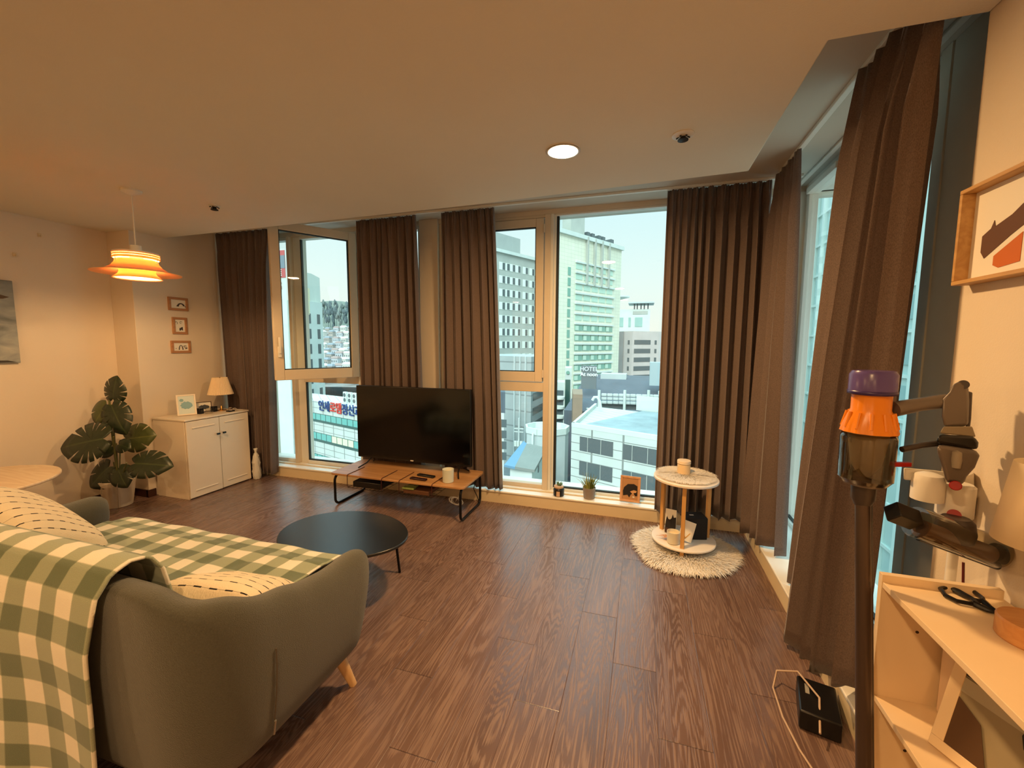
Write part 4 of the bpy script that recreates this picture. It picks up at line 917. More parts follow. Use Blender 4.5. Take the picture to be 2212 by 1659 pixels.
obj('lamp_shade', MB().lathe([(.083, .225), (.060, .405)], (LX, LY, ZT), 64, close=False), mm, t, solid=.002)

# ---- cordless vacuum on its stand
M_tr = pane_material('smoked_clear_plastic', (.74, .70, .60), 2.2)
M_nickel = mat('satin_nickel_plastic', (112, 102, 94), .35, metal=.3)
M_iron = mat('dark_iron_plastic', (70, 62, 58), .4, metal=.3)
M_orange = mat('orange_plastic', (226, 132, 10), .3)
M_purple = mat('violet_filter', (104, 84, 150), .25, trans=.25)
M_red = mat('red_button', (150, 20, 16), .3)
vac = thing('vacuum_cleaner', (.605, 1.385, .02), 'upright cordless vacuum cleaner with orange cyclone and violet filter at right', 'vacuum cleaner')
VC = Vector((.605, 1.385, 0))       # axis of cyclone and wand
def zpx(py, dd=1.145): return atD(1890, py, dd).z
c_ = (VC.x, VC.y, 0); WB = atD(1866, 1690, 1.13); WB = Vector((VC.x, VC.y, zpx(1086)))+(WB-Vector((VC.x, VC.y, zpx(1086))))*1.0; WB = WB+(WB-Vector((VC.x, VC.y, zpx(1086)))).normalized()*max(0, (WB.z-.11))
z1, z2, z3, z4, z5 = zpx(801), zpx(850), zpx(935), zpx(1048), zpx(1086)
obj('filter_cap', MB().lathe([(.045, z2-.004), (.053, z2), (.053, z1-.010), (.047, z1), (.001, z1)], c_, 48), M_purple, vac)
obj('filter_band', MB().lathe([(.054, z2-.002), (.054, z2+.008)], c_, 48, close=False), mat('dark_violet', (58, 42, 96), .3), vac, solid=.001)
obj('cyclone', MB().lathe([(.050, z3+.004), (.062, z3), (.058, z3+.018), (.050, z3+.050), (.044, z3+.062), (.044, z2), (.001, z2)], c_, 96, close=False, wob=lambda q, i: 1+(.05*abs(sin(q*6)) if i < 3 else 0)), M_orange, vac, smooth=50)
for k in range(12):
    q = k*pi/6+.2; b = MB().tube([(VC.x+.050*cos(q), VC.y+.050*sin(q), z3+.055), (VC.x+.060*cos(q), VC.y+.060*sin(q), z3+.012)], .0045, 8); obj('cyclone_rib', b, M_orange, vac)
obj('dust_bin', MB().lathe([(.001, z4), (.052, z4), (.061, z4+.012), (.062, z3-.016), (.058, z3-.002)], c_, 48, close=False), M_tr, vac, solid=.002)
obj('bin_shroud', MB().lathe([(.012, z4+.015), (.034, z4+.05), (.044, z3-.025), (.046, z3)], c_, 40, close=True), mat('shroud', (160, 146, 122), .45, metal=.3), vac)
obj('bin_base', MB().lathe([(.020, z4-.012), (.048, z4-.006), (.050, z4), (.001, z4)], c_, 40), M_nickel, vac)
obj('bin_rail', MB().box((VC.x+.0, VC.y, 0), (.001, .001, .001)) if False else MB().box(VC+RR*.067+Vector((0, 0, (z3+z4)/2+.012)), (.016, .03, z3-z4+.03)), M_iron, vac, bevel=.003)
obj('release_lever', MB().box(VC+RR*.055-FW*.045+Vector((0, 0, z4+.058)), (.05, .012, .012), Matrix.Rotation(rad(17), 3, 'Z')), M_red, vac, bevel=.002)
obj('collar', MB().lathe([(.019, z5-.02), (.028, z5), (.029, z4-.01), (.001, z4-.01)], c_, 28), M_iron, vac)
obj('wand', MB().cyl((VC.x, VC.y, z5), WB, .018, n=28), mat('wand_tube', (84, 70, 62), .28, metal=.6), vac)
obj('wand_spine', MB().tube([(VC.x+RR.x*.021, VC.y+RR.y*.021, z5), WB+RR*.021], .007, 4), M_iron, vac, bevel=.002)
DV = 1.145
def V(px, py, dd=DV): return atD(px, py, dd)
def plate(mb, pts, dd, th):
    n = len(pts); A = [V(x, y, dd-th/2) for x, y in pts]; B = [V(x, y, dd+th/2) for x, y in pts]
    return mb.add(A+B, [tuple(range(n)), tuple(range(2*n-1, n-1, -1))]+[(i, (i+1) % n, n+(i+1) % n, n+i) for i in range(n)])
obj('upper_arm', MB().tube([V(1930, 884), V(1985, 874), V(2042, 866)], [.021, .018, .019], 20), M_nickel, vac)
obj('grip', plate(MB(), [(2036, 862), (2052, 846), (2060, 828), (2078, 823), (2092, 834), (2094, 868), (2092, 920), (2040, 924), (2034, 900)], DV, .042), M_nickel, vac, bevel=.008)
obj('grip_back', plate(MB(), [(2086, 824), (2092, 846), (2101, 847), (2098, 905), (2094, 935), (2086, 930)], DV, .030), M_iron, vac, bevel=.004)
obj('grip_knob', MB().cyl(V(2081, 831, DV-.02), V(2081, 831, DV+.02), .012), M_iron, vac)
obj('grip_collar', plate(MB(), [(2038, 921), (2100, 921), (2108, 944), (2030, 936)], DV, .05), mat('collar_grey', (140, 128, 108), .4), vac, bevel=.003)
obj('battery', plate(MB(), [(2028, 938), (2104, 942), (2114, 956), (2112, 972), (2022, 958)], DV, .062), M_black, vac, bevel=.008)
obj('lower_arm', MB().tube([V(1948, 971), V(1990, 962), V(2032, 957)], .008, 12), M_iron, vac)
b = MB(); 
obj('motor_body', plate(MB(), [(2024, 958), (2112, 972), (2116, 985), (2106, 1010), (2088, 1030), (2082, 1048), (2044, 1044), (2036, 1012), (2024, 976)], DV, .07), M_nickel, vac, bevel=.012)
obj('motor_window', MB().lathe([(.010, -.02), (.012, 0), (.010, .022), (.001, .026)], V(2065, 994, DV-.036), 16, close=False), mat('grey_inset', (150, 140, 124), .3), vac)
obj('button', MB().cyl(V(2064, 1049, DV-.045), V(2064, 1049, DV-.02), .0125), M_red, vac, bevel=.002)
obj('floor_head', MB().box((WB.x-.02, WB.y-.01, .045), (.24, .10, .055), Matrix.Rotation(rad(-20), 3, 'Z')), M_iron, vac, bevel=.015)
obj('head_joint', MB().tube([(WB.x, WB.y, WB.z+.04), (WB.x-.005, WB.y-.005, .06)], [.026, .03], 20), M_iron, vac)
# stand holding it with accessories
vs_ = thing('vacuum_stand', (.80, 1.50, 0), 'white dock stand behind the vacuum cleaner', 'stand')
DS = 1.20
obj('dock_plate', plate(MB(), [(1952, 1010), (2020, 1016), (2092, 1026), (2104, 1020), (2106, 1110), (2096, 1128), (2090, 1112), (2080, 1050), (1952, 1036)], DS+.03, .02), M_whitep, vs_, bevel=.004)
q0 = V(2004, 1052, DS)
pole = V(2068, 1110, DS)
obj('pole', MB().cyl((pole.x, pole.y, 1.02), (pole.x, pole.y, .02), .012), M_whitep, vs_)
obj('base_plate', MB().box((pole.x-.03, pole.y-.02, .011), (.20, .12, .02)), M_iron, vs_, bevel=.006)
t = thing('dock_cap', q0, 'white rounded cylinder hanging on the vacuum dock', 'accessory')
obj('body', MB().lathe([(.036, -.036), (.036, .020), (.030, .036), (.016, .042), (.001, .043)], q0, 36), M_whitep, t)
q1 = V(2063, 1082, DS)
t = thing('white_tool', q1, 'white vacuum tool with red button hanging below the vacuum handle', 'accessory')
obj('body', MB().lathe([(.028, -.052), (.040, -.040), (.040, .046), (.034, .052), (.001, .052)], q1, 36), M_whitep, t)
obj('button', MB().cyl(V(2061, 1112, DS-.048), V(2061, 1112, DS-.030), .0145), M_red, t)
obj('side_clip', MB().box(V(2096, 1092, DS), (.018, .02, .055)), M_iron, t, bevel=.003)
t = thing('hair_screw_tool', V(2060, 1170, 1.15), 'clear barrel brush tool with dark ends angled below the dock', 'accessory')
a_, e_ = V(1978, 1128, 1.13), V(2150, 1192, 1.13)
obj('barrel', MB().tube([a_, e_], .042, 36), M_tr, t)
obj('brush_roll', MB().tube([a_+(e_-a_)*.05-UU*.012, a_+(e_-a_)*.92-UU*.012], .024, 24), mat('brush_dark', (104, 82, 70), .6), t)
obj('lower_shell', MB().tube([a_+(e_-a_)*.04-UU*.036, a_+(e_-a_)*1.02-UU*.036], .011, 16), M_black, t)
obj('end_cap', MB().tube([a_-(e_-a_)*.30+UU*.006, a_-(e_-a_)*.01+UU*.004], .030, 4), M_black, t, bevel=.003, smooth=20)
obj('end_nozzle', MB().tube([e_, e_+(e_-a_)*.30], [.024, .028], 24), mat('nozzle_dark', (46, 44, 36), .4), t)
obj('nozzle_hook', MB().tube([e_+(e_-a_)*.22, e_+(e_-a_)*.16-UU*.055], [.018, .014], 16), mat('nozzle_dark2', (60, 58, 46), .4), t)
obj('tool_neck', MB().lathe([(.030, -.03), (.040, -.022), (.043, .0), (.038, .03), (.028, .04)], V(2062, 1148, 1.14), 28, R=basis(tuple(RR), tuple(UU)).copy() if False else None), M_iron, t)
t = thing('thin_rod', V(2080, 1240, 1.2), 'thin dark red rod under the clear tool behind the scissors', 'rod')
obj('rod', MB().cyl((V(2081, 1215, 1.17)), (V(2080, 1290, 1.17)), .003, n=10), mat('dark_red', (84, 20, 16), .4), t)
# floor things by the vacuum
t = thing('power_adapter', (.70, 1.93, 0), 'black power box with white print on the floor under the large curtain', 'box')
R3 = Matrix.Rotation(rad(-14), 3, 'Z')
obj('body', MB().box((.70, 1.80, .04), (.13, .20, .075), R3), M_black, t, bevel=.006)
obj('print', MB().box(Vector((.675, 1.84, .0785)), (.014, .055, .001), R3), mat('print_grey', (150, 146, 136), .6), t)
b = MB().tube([(.66, 1.66, .05), (.70, 1.79, .088), (.66, 1.90, .10), (.60, 1.95, .05), (.575, 1.90, .006), (.57, 1.75, .005), (.585, 1.62, .005), (.61, 1.52, .006), (.63, 1.47, .01)], .004, 8)
obj('charging_cable', b, mat('beige_cable', (190, 164, 140), .5), label='beige cable looping over the black power box onto the floor', cat='cable', smooth=80)

# ================================================================ MONSTERA
PT = Vector((-4.40, 2.42, 0))
pl = thing('monstera_plant', PT, 'potted monstera plant in the corner beside the white cabinet', 'plant')
obj('pot', MB().lathe([(.088, 0), (.094, .004), (.128, .235), (.122, .24), (.112, .21), (.001, .205)], PT, 40, close=False), mat('pale_stone_pot', (206, 196, 180), .6, noise=(30, .05)), pl)
obj('soil', MB().lathe([(.112, .205), (.06, .212), (.001, .214)], PT, 24, close=False), mat('soil', (62, 46, 34), .95), pl)
def leafmat(name, a, b_):
    m, n, b, o = new_mat(name); uv = n.nodes.new('ShaderNodeUVMap'); uv.uv_map = 'UV'; s_ = n.nodes.new('ShaderNodeSeparateXYZ'); n.links.new(uv.outputs[0], s_.inputs[0])
    nz = n.nodes.new('ShaderNodeTexNoise'); nz.inputs['Scale'].default_value = 9; n.links.new(uv.outputs[0], nz.inputs[0])
    mid = math_node(n, 'LESS_THAN', math_node(n, 'ABSOLUTE', s_.outputs[0]), .018)
    mx = n.nodes.new('ShaderNodeMix'); mx.data_type = 'RGBA'; n.links.new(math_node(n, 'MAXIMUM', math_node(n, 'MULTIPLY', mid, .5), math_node(n, 'MULTIPLY', nz.outputs[0], .3)), mx.inputs[0]); mx.inputs[6].default_value = C(*a); mx.inputs[7].default_value = C(*b_)
    n.links.new(mx.outputs[2], b.inputs['Base Color']); b.inputs['Roughness'].default_value = .38; return m
L_dark = leafmat('monstera_leaf', (27, 38, 26), (78, 90, 50)); L_mid = leafmat('monstera_leaf_light', (60, 70, 36), (118, 122, 66))
def monstera_leaf(base, tip, wid, nrm, mt, slits=4, seed=0, curl=.25):
    base, tip = Vector(base), Vector(tip); d = tip-base; L = d.length; d.normalize(); nrm = Vector(nrm); nrm = (nrm-d*nrm.dot(d)).normalized(); sd = d.cross(nrm)
    rn = random.Random(seed); cen = .42; N_ = 200; pts = []
    cuts = []
    for k in range(slits):
        for sg in (1, -1):
            cuts.append((sg*rad(38+k*(92/max(1, slits-1) if slits > 1 else 0)+rn.uniform(-4, 4)), rn.uniform(.38, .55)))
    for i in range(N_):
        q = -pi+2*pi*i/N_                      # 0 = towards the tip
        r = .5*(1+.10*cos(q)+.05*cos(2*q))
        if abs(q) < .5: r += .10*(1-abs(q)/.5)**1.4
        if abs(abs(q)-pi) < .35: r *= .55+.45*abs(abs(q)-pi)/.35
        for c_, dp in cuts:
            dd = abs(q-c_)
            if dd < .045: r = min(r, r*dp+r*(1-dp)*(dd/.045)**1.5)
        pts.append((r*sin(q)*wid/L*1.0, cen+.02+r*cos(q)*1.0*(1.0 if cos(q) > 0 else .86)))
    def P3(x, y): z = -curl*(x*x)*2.2-.18*(y-.4)**2+.10*abs(x); return base+sd*(x*L)+d*(y*L)+nrm*(z*L)
    mb = MB(); vs = [P3(0, cen)]; uvs = [(0, cen)]
    rings = (.35, .7, 1.0)
    for rg in rings:
        for x, y in pts: vs.append(P3(x*rg, cen+(y-cen)*rg)); uvs.append((x*rg, cen+(y-cen)*rg))
    fs = [(0, 1+i, 1+(i+1) % N_) for i in range(N_)]
    for j in range(2): fs += [(1+j*N_+i, 1+(j+1)*N_+i, 1+(j+1)*N_+(i+1) % N_, 1+j*N_+(i+1) % N_) for i in range(N_)]
    mb.add(vs, fs); mb.uv = {i: u for i, u in enumerate(uvs)}
    return obj('leaf', mb, mt, pl, solid=.0015, smooth=60)
DP = 3.62
def Lf(b0, t0, w, up=.35, mt=None, seed=0, dep=0.0, slits=4, side=0):
    ex = ((t0[0]-b0[0])*.12, (t0[1]-b0[1])*.12); w = w*1.34; base = atD(b0[0]-ex[0]*.3, b0[1]-ex[1]*.3, DP+dep); tip = atD(t0[0]+ex[0], t0[1]+ex[1], DP+dep-.04)
    n_ = (-FW+UU*up+RR*side); lf = monstera_leaf(base, tip, w, n_, mt or L_dark, slits, seed)
    c_ = atD(258, 1050, DP); k_ = (base+c_)/2+RR*((b0[0]-258)/248*.25)+Vector((0, 0, .05)); b = MB()
    P_ = [c_.lerp(k_, t) .lerp(k_.lerp(base, t), t) for t in [i/8 for i in range(9)]]
    b.tube([Vector((PT.x, PT.y, .20))]+P_, .0055, 8); obj('stem', b, mat('plant_stem', (92, 92, 48), .5) if 'plant_stem' not in D.materials else D.materials['plant_stem'], pl)
Lf((243, 872), (247, 824), .17, .25, seed=1)
Lf((236, 868), (208, 904), .19, .3, mt=L_mid, seed=2, slits=1, dep=-.04)
Lf((236, 866), (262, 924), .18, .4, seed=3, dep=-.05)
Lf((242, 944), (146, 962), .27, .4, seed=4, dep=-.20, slits=5)
Lf((262, 950), (318, 942), .20, .2, mt=L_mid, seed=5, dep=.07, slits=3)
Lf((276, 1000), (350, 1004), .19, .5, seed=6, dep=-.12, slits=4)
Lf((244, 1000), (200, 1042), .22, .5, mt=L_dark, seed=7, dep=.02, slits=3)
Lf((252, 1006), (268, 1044), .15, .5, mt=L_dark, seed=8, dep=-.05, slits=2)
Lf((248, 960), (212, 978), .12, .3, mt=L_dark, seed=9, dep=-.02, slits=1)
Lf((252, 958), (274, 966), .10, .4, mt=L_dark, seed=10, dep=-.06, slits=1)
t = thing('glass_vase', (-4.2, 2.28, 0), 'clear tall glass vase on the floor in front of the plant pot', 'vase')
obj('body', MB().lathe([(.001, .008), (.045, .010), (.048, .012), (.052, .23), (.050, .24)], (-4.235, 2.27, 0), 32, close=False), M_clear, t, solid=.002)

# ================================================================ THE CITY OUTSIDE
GZ = -24.0
def XY(px, Y): p = atY(px, 742, Y); return Vector((p.x, p.y, 0))
def bk_(p, d): return Vector((p.x, p.y, 0))*(1+d/p.length)
def Zat(py, px, Y): return atY(px, py, Y).z
class Fac:
    """a facade between two ground points, seen from the left end A to the right end B"""
    def __init__(s, A, B): s.A, s.B = Vector((A[0], A[1], 0)), Vector((B[0], B[1], 0)); s.L = (s.B-s.A).length; s.d = (s.B-s.A)/s.L; s.n = Vector((s.d.y, -s.d.x, 0)); s.R = Matrix(((s.d.x, -s.n.x, 0), (s.d.y, -s.n.y, 0), (0, 0, 1)))
    def at(s, px):      # metres along the facade where the line of sight of a pixel column meets it
        r = ray(px, 742); M = s.A.x*s.d.y-s.A.y*s.d.x; k = M/(r.x*s.d.y-r.y*s.d.x); P = Vector((r.x*k, r.y*k, 0)); return (P-s.A).dot(s.d)
    def z(s, px, py):
        P = s.A+s.d*s.at(px); r = ray(px, py); k = (P.x*r.x+P.y*r.y)/(r.x*r.x+r.y*r.y); return CH+r.z*k
    def box(s, mb, s0, s1, z0, z1, o0=-.3, o1=.06):
        c = s.A+s.d*((s0+s1)/2)+s.n*((o0+o1)/2)+Vector((0, 0, (z0+z1)/2)); return mb.box(c, (s1-s0, o1-o0, z1-z0), s.R)
def B_thing(name, p, label): return thing(name, (p.x, p.y, GZ), label, 'building', 'city buildings outside the windows')
def copies(src, parent, base, spots):
    for (q, z) in spots:
        c = src.copy(); COL.objects.link(c); c.parent = parent; c.location = Vector(q)-base+Vector((0, 0, z))
def win_grid(parent, F_, name, mat_, w, h, spots, o1=.08, sub=None):
    """spots: (s, z) lower left corners.  One window object per spot (mesh shared)."""
    org = ORG[parent.name]; s0, z0 = spots[0]
    for i, (s, z) in enumerate(spots[:100]):
        if i == 0:
            b = MB(); F_.box(b, s, s+w, z, z+h, -.02, o1); src = obj(name, b, mat_, parent)
            if sub:
                for (a, c, e, g, m2) in sub:
                    b = MB(); F_.box(b, s+a, s+c, z+e, z+g, o1-.01, o1+.04); obj('pane', b, m2, src)
        else:
            c = copy_tree(src, parent); c.location = F_.d*(s-s0)+Vector((0, 0, z-z0))
M_c = {}
def cm(name, col, rough=.8, tile=None, line=.75, noise=.06):
    """building skin; tile=(w,h) draws joints between cladding panels"""
    m, n, b, o = new_mat(name); M = lambda *a: math_node(n, *a); b.inputs['Roughness'].default_value = rough; b.inputs['Specular IOR Level'].default_value = .2
    t = n.nodes.new('ShaderNodeTexCoord'); nz = n.nodes.new('ShaderNodeTexNoise'); nz.inputs['Scale'].default_value = .35; nz.inputs['Detail'].default_value = 5; n.links.new(t.outputs['Object'], nz.inputs[0])
    c = C(*col); mx = n.nodes.new('ShaderNodeMix'); mx.data_type = 'RGBA'; n.links.new(nz.outputs[0], mx.inputs[0])
    mx.inputs[6].default_value = tuple(x*(1-noise*2) for x in c[:3])+(1,); mx.inputs[7].default_value = tuple(min(1, x*(1+noise*2)) for x in c[:3])+(1,); out = mx.outputs[2]
    if tile:
        s = n.nodes.new('ShaderNodeSeparateXYZ'); n.links.new(t.outputs['Object'], s.inputs[0])
        h = M('ADD', s.outputs[0], M('MULTIPLY', s.outputs[1], 1.0)) if tile[0] > 0 else None
        fz = M('LESS_THAN', M('FRACT', M('DIVIDE', M('ADD', s.outputs[2], 100), tile[1])), .09)
        k = fz if h is None else M('MAXIMUM', fz, M('LESS_THAN', M('FRACT', M('DIVIDE', M('ADD', h, 300), tile[0])), .06))
        m3 = n.nodes.new('ShaderNodeMix'); m3.data_type = 'RGBA'; n.links.new(k, m3.inputs[0]); n.links.new(out, m3.inputs[6]); m3.inputs[7].default_value = tuple(x*line*line for x in c[:3])+(1,); out = m3.outputs[2]
    n.links.new(out, b.inputs['Base Color']); return m
M_cream = cm('cream_tile', (232, 230, 208), tile=(2.2, 1.1), line=.9)
M_gwin = mat('green_glazing', (120, 168, 152), .25, spec=.6)
M_gwin2 = mat('pale_green_glazing', (186, 214, 196), .3)
M_dwin = mat('dark_glazing', (88, 98, 100), .25, spec=.5)
M_conc = cm('grey_concrete', (176, 180, 172), noise=.08)
M_tile = cm('white_cladding', (198, 206, 200), tile=(1.9, 1.0), line=.66)
M_pink = cm('pinkish_stucco', (196, 184, 178))
M_slate = cm('dark_slate_roof', (96, 104, 112), tile=(.9, 40), line=.85, noise=.12)
M_lgrey = cm('light_grey_render', (190, 198, 196), noise=.06)
M_bw = cm('bright_render', (206, 214, 208), noise=.06)
M_brown = cm('brown_ground', (150, 130, 112), noise=.1)
M_teal = mat('teal_glazing', (110, 176, 168), .3)
M_litw = mat('lit_window_panel', (220, 226, 190), .5)
M_pale = mat('pale_window', (228, 234, 224), .5)
gnd = thing('ground', (0, 150, GZ), None, None, kind='structure')
obj('street_ground', MB().prism([(-900, 5), (900, 5), (900, 900), (-900, 900)], GZ-.5, GZ), cm('street_asphalt', (120, 128, 130), noise=.15), gnd, kind='structure')

# --- tall cream tower with green balconies
YR = 150; Bp = XY(1337, YR); zt = Zat(537, 1337, YR); Ap = atZ(1188, 491, zt)
T = B_thing('tower_building', (Ap+Bp)/2, 'tall cream tiled tower with a block of green glazed balconies')
f = Fac(Ap, Bp); bk = -f.n*26
obj('walls', MB().prism([f.A.to_tuple(), f.B.to_tuple(), (bk_(f.B, 6)).to_tuple(), (bk_(f.A, 12)).to_tuple()], GZ, zt), M_cream, T)
b = MB(); f.box(b, -.6, f.L+.6, zt-.7, zt+.5, -1, .7); obj('parapet', b, M_bw, T)
b = MB(); s0 = f.at(1240); s1 = f.at(1252); f.box(b, s0, s1+4, zt+.5, zt+7, -9, -2); obj('roof_plant_room', b, M_conc, T)
b = MB(); f.box(b, f.at(1209), f.at(1222), zt+.5, zt+5, -9, -2); obj('roof_plant_room', b, M_lgrey, T)
b = MB(); q = f.A+f.d*f.at(1241)-f.n*4; b.cyl((q.x, q.y, zt), (q.x, q.y, zt+24), .25, n=8); obj('antenna', b, M_conc, T)
for a_ in (1272, 1282, 1296, 1304, 1322):
    b = MB(); f.box(b, f.at(a_), f.at(a_+6), zt+.4, zt+2.6, -4, -1.5); obj('roof_unit', b, M_dwin, T)
sb0, sb1 = f.at(1240.5), f.at(1322); n_row = 24; rowh = 3.05; ztb = zt-7
ncol = 5; cw = (sb1-sb0)/ncol
win_grid(T, f, 'balcony_window', M_gwin, cw*.9, 1.75, [(sb0+k*cw, ztb-rowh*(r+1)+.2) for r in range(6, 26) for k in range(5)], .25, sub=[(0, cw*.4, .15, 1.5, M_gwin2)])
b = MB()
for r in range(0, 6):
    for k in range(5): f.box(b, sb0+k*cw, sb0+k*cw+cw*.8, ztb-rowh*(r+1)+.3, ztb-rowh*(r+1)+1.9, -.1, .12)
obj('upper_windows', b, M_gwin2, T, kind='stuff')
for r in range(27):
    b = MB(); f.box(b, sb0-.2, sb1+.2, ztb-rowh*r-1.0, ztb-rowh*r-.55, 0, .5); obj('balcony_slab', b, M_bw, T)
for k, px in enumerate((1262, 1278, 1293, 1308)):
    b = MB(); f.box(b, f.at(px)-.25, f.at(px)+.25, zt-14, zt+.2, 0, .9); obj('roof_fin', b, M_conc, T)
s0, s1 = f.at(1224), f.at(1229.5)
win_grid(T, f, 'stair_window', M_gwin, s1-s0, 2.3, [(s0, zt-12-rowh*r) for r in range(26)], .15)
# --- grey office block with paired windows
YG = 112; Bp = XY(1176, YG+9); zt = Zat(566, 1176, YG+9); Ap = atZ(1064, 538, zt)
T = B_thing('office_building', (Ap+Bp)/2, 'grey concrete office block with a grid of paired white framed windows')
f = Fac(Ap, Bp); bk = -f.n*22
obj('walls', MB().prism([f.A.to_tuple(), f.B.to_tuple(), (bk_(f.B, 8)).to_tuple(), (bk_(f.A, 10)).to_tuple()], GZ, zt), M_conc, T)
b = MB(); f.box(b, -.4, f.L+.4, zt-.4, zt+.4, -.8, .5); obj('parapet', b, M_bw, T)
b = MB(); z2 = f.z(1110, 505); f.box(b, f.at(1068), f.at(1137), zt, z2, -7, -2.5); obj('penthouse', b, cm('grey_render2', (166, 172, 168)), T)
b = MB(); f.box(b, f.at(1085), f.at(1095), z2, z2+3, -9, -6); obj('roof_vent', b, M_lgrey, T)
px_c = [1078, 1088, 1100, 1112, 1128, 1142, 1152, 1162]
win_grid(T, f, 'window', M_pale, 2.3, 1.9, [(f.at(p), zt-4.6-3.35*r) for r in range(12) for p in px_c], .06, sub=[(1.2, 2.1, .1, 1.8, M_dwin)])
# --- building with pipes seen through the low pane
Y0 = 78; C0 = XY(1148, Y0); A0 = XY(1062, Y0+4); B0 = XY(1196, Y0+18)
T = B_thing('grey_building', C0, 'plain grey building with grooved side wall and banded windows below the office block')
zt = Zat(838, 1148, Y0)+6
obj('walls', MB().prism([A0.to_tuple(), C0.to_tuple(), B0.to_tuple(), bk_(B0, 4).to_tuple(), bk_(A0, 12).to_tuple()], GZ, zt), cm('grey_block', (166, 172, 170), tile=(0, 3.2), line=.8), T)
f = Fac(C0, B0)
win_grid(T, f, 'window', M_dwin, f.L*.42, 1.5, [(s, Zat(852, 1160, Y0)-2.9*r-1.5) for r in range(5) for s in (1.2, 1.2+f.L*.47)], .05)
f = Fac(A0, C0)
for px in (1112, 1124, 1136): b = MB(); f.box(b, f.at(px), f.at(px)+.25, GZ, zt, 0, .3); obj('pipe', b, M_lgrey, T)
# white narrow building at the left of that pane
A0 = XY(1050, 60); C0 = XY(1089, 60)
T = B_thing('white_building', C0, 'narrow white building with small dark windows beside the curtain edge')
f = Fac(A0, C0); zt = Zat(892, 1085, 60)
obj('walls', MB().prism([A0.to_tuple(), C0.to_tuple(), bk_(C0, 8).to_tuple(), bk_(A0, 8).to_tuple()], GZ, zt), M_bw, T)
obj('roof', MB().prism([(A0.x, A0.y, 0), (C0.x+.2, C0.y, 0), bk_(C0, 8).to_tuple(), bk_(A0, 8).to_tuple()], zt, zt+3.2), M_slate, T)
win_grid(T, f, 'window', M_dwin, .9, 1.2, [(f.at(1082.5), zt-2.2-1.7*r) for r in range(4)], .05)
# --- blue and grey roofed house
Y0 = 46; A0 = XY(1103, Y0); C0 = XY(1152, Y0-1); D0 = XY(1178, Y0+9); E0 = XY(1140, Y0+12)
T = B_thing('house', C0, 'low white house with half blue half grey roof beyond the lower window pane')
zt = Zat(1012, 1150, Y0)
obj('walls', MB().prism([A0.to_tuple(), C0.to_tuple(), D0.to_tuple(), E0.to_tuple()], GZ, zt), M_bw, T)
M_ = (A0+C0)/2+Vector((-.6, 0, 0)); N_ = (E0+D0)/2+Vector((-1.2, 0, 0))
obj('grey_roof', MB().prism([(M_.x, M_.y-.4, 0), (C0.x+.4, C0.y-.4, 0), (D0.x+.4, D0.y, 0), (N_.x, N_.y, 0)], zt, zt+.3), cm('grey_felt_roof', (134, 138, 132)), T, label='grey roof half')
obj('blue_roof', MB().prism([(A0.x-.6, A0.y-.4, 0), (M_.x, M_.y-.4, 0), (N_.x, N_.y, 0), (E0.x-.5, E0.y, 0)], zt, zt+.25), mat('blue_sheet_roof', (104, 142, 168), .6), T, label='blue roof half')
f = Fac(C0, D0); b = MB(); f.box(b, f.L*.45, f.L*.53, zt-1.6, zt-.4, 0, .05); obj('window', b, M_dwin, T)
# --- rounded white building with parapet
cx = XY(1184, 62); T = B_thing('rounded_building', cx, 'low pale building with faceted parapet roof behind the blue roofed house')
zt = Zat(935, 1150, 60)
P = [(cx.x+3.3*cos(2*pi*i/9+.3), cx.y+3.3*sin(2*pi*i/9+.3)) for i in range(9)]
obj('walls', MB().prism(P, GZ, zt), M_lgrey, T)
mb = MB()
for i in range(9):
    a0, a1 = Vector((*P[i], 0)), Vector((*P[(i+1) % 9], 0)); m_ = (a0+a1)/2; d_ = a1-a0; mb.box((m_.x, m_.y, zt+.4), (d_.length, .3, .9), Matrix.Rotation(math.atan2(d_.y, d_.x), 3, 'Z'))
obj('parapet', mb, M_bw, T)
b = MB().box((cx.x-2.6, cx.y-1.8, zt-2.6), (1.0, .2, 1.6), Matrix.Rotation(-.6, 3, 'Z')); obj('window', b, M_dwin, T)
b = MB().tube([(cx.x-1.4, cx.y-3.1, zt+.2), (cx.x-1.4, cx.y-3.3, zt-.2), (cx.x-1.4, cx.y-3.4, GZ)], .16, 8); obj('drain_pipe', b, M_bw, T)
# --- utility pole
p = XY(1122, 62); zt = Zat(903, 1122, 62)
T = thing('utility_pole', (p.x, p.y, GZ), 'concrete utility pole with two crossarms and transformers', 'utility pole')
obj('pole', MB().cyl((p.x, p.y, GZ), (p.x, p.y, zt), .22, .13, 12), M_lgrey, T)
for py_ in (926, 933): z_ = Zat(py_, 1122, 62); obj('crossarm', MB().box((p.x, p.y, z_), (1.5, .12, .12)), M_bw, T)
for dx in (-.45, 0, .5): obj('transformer', MB().cyl((p.x+dx, p.y-.35, Zat(963, 1122, 62)), (p.x+dx, p.y-.35, Zat(952, 1122, 62)), .22, n=14), M_bw, T)
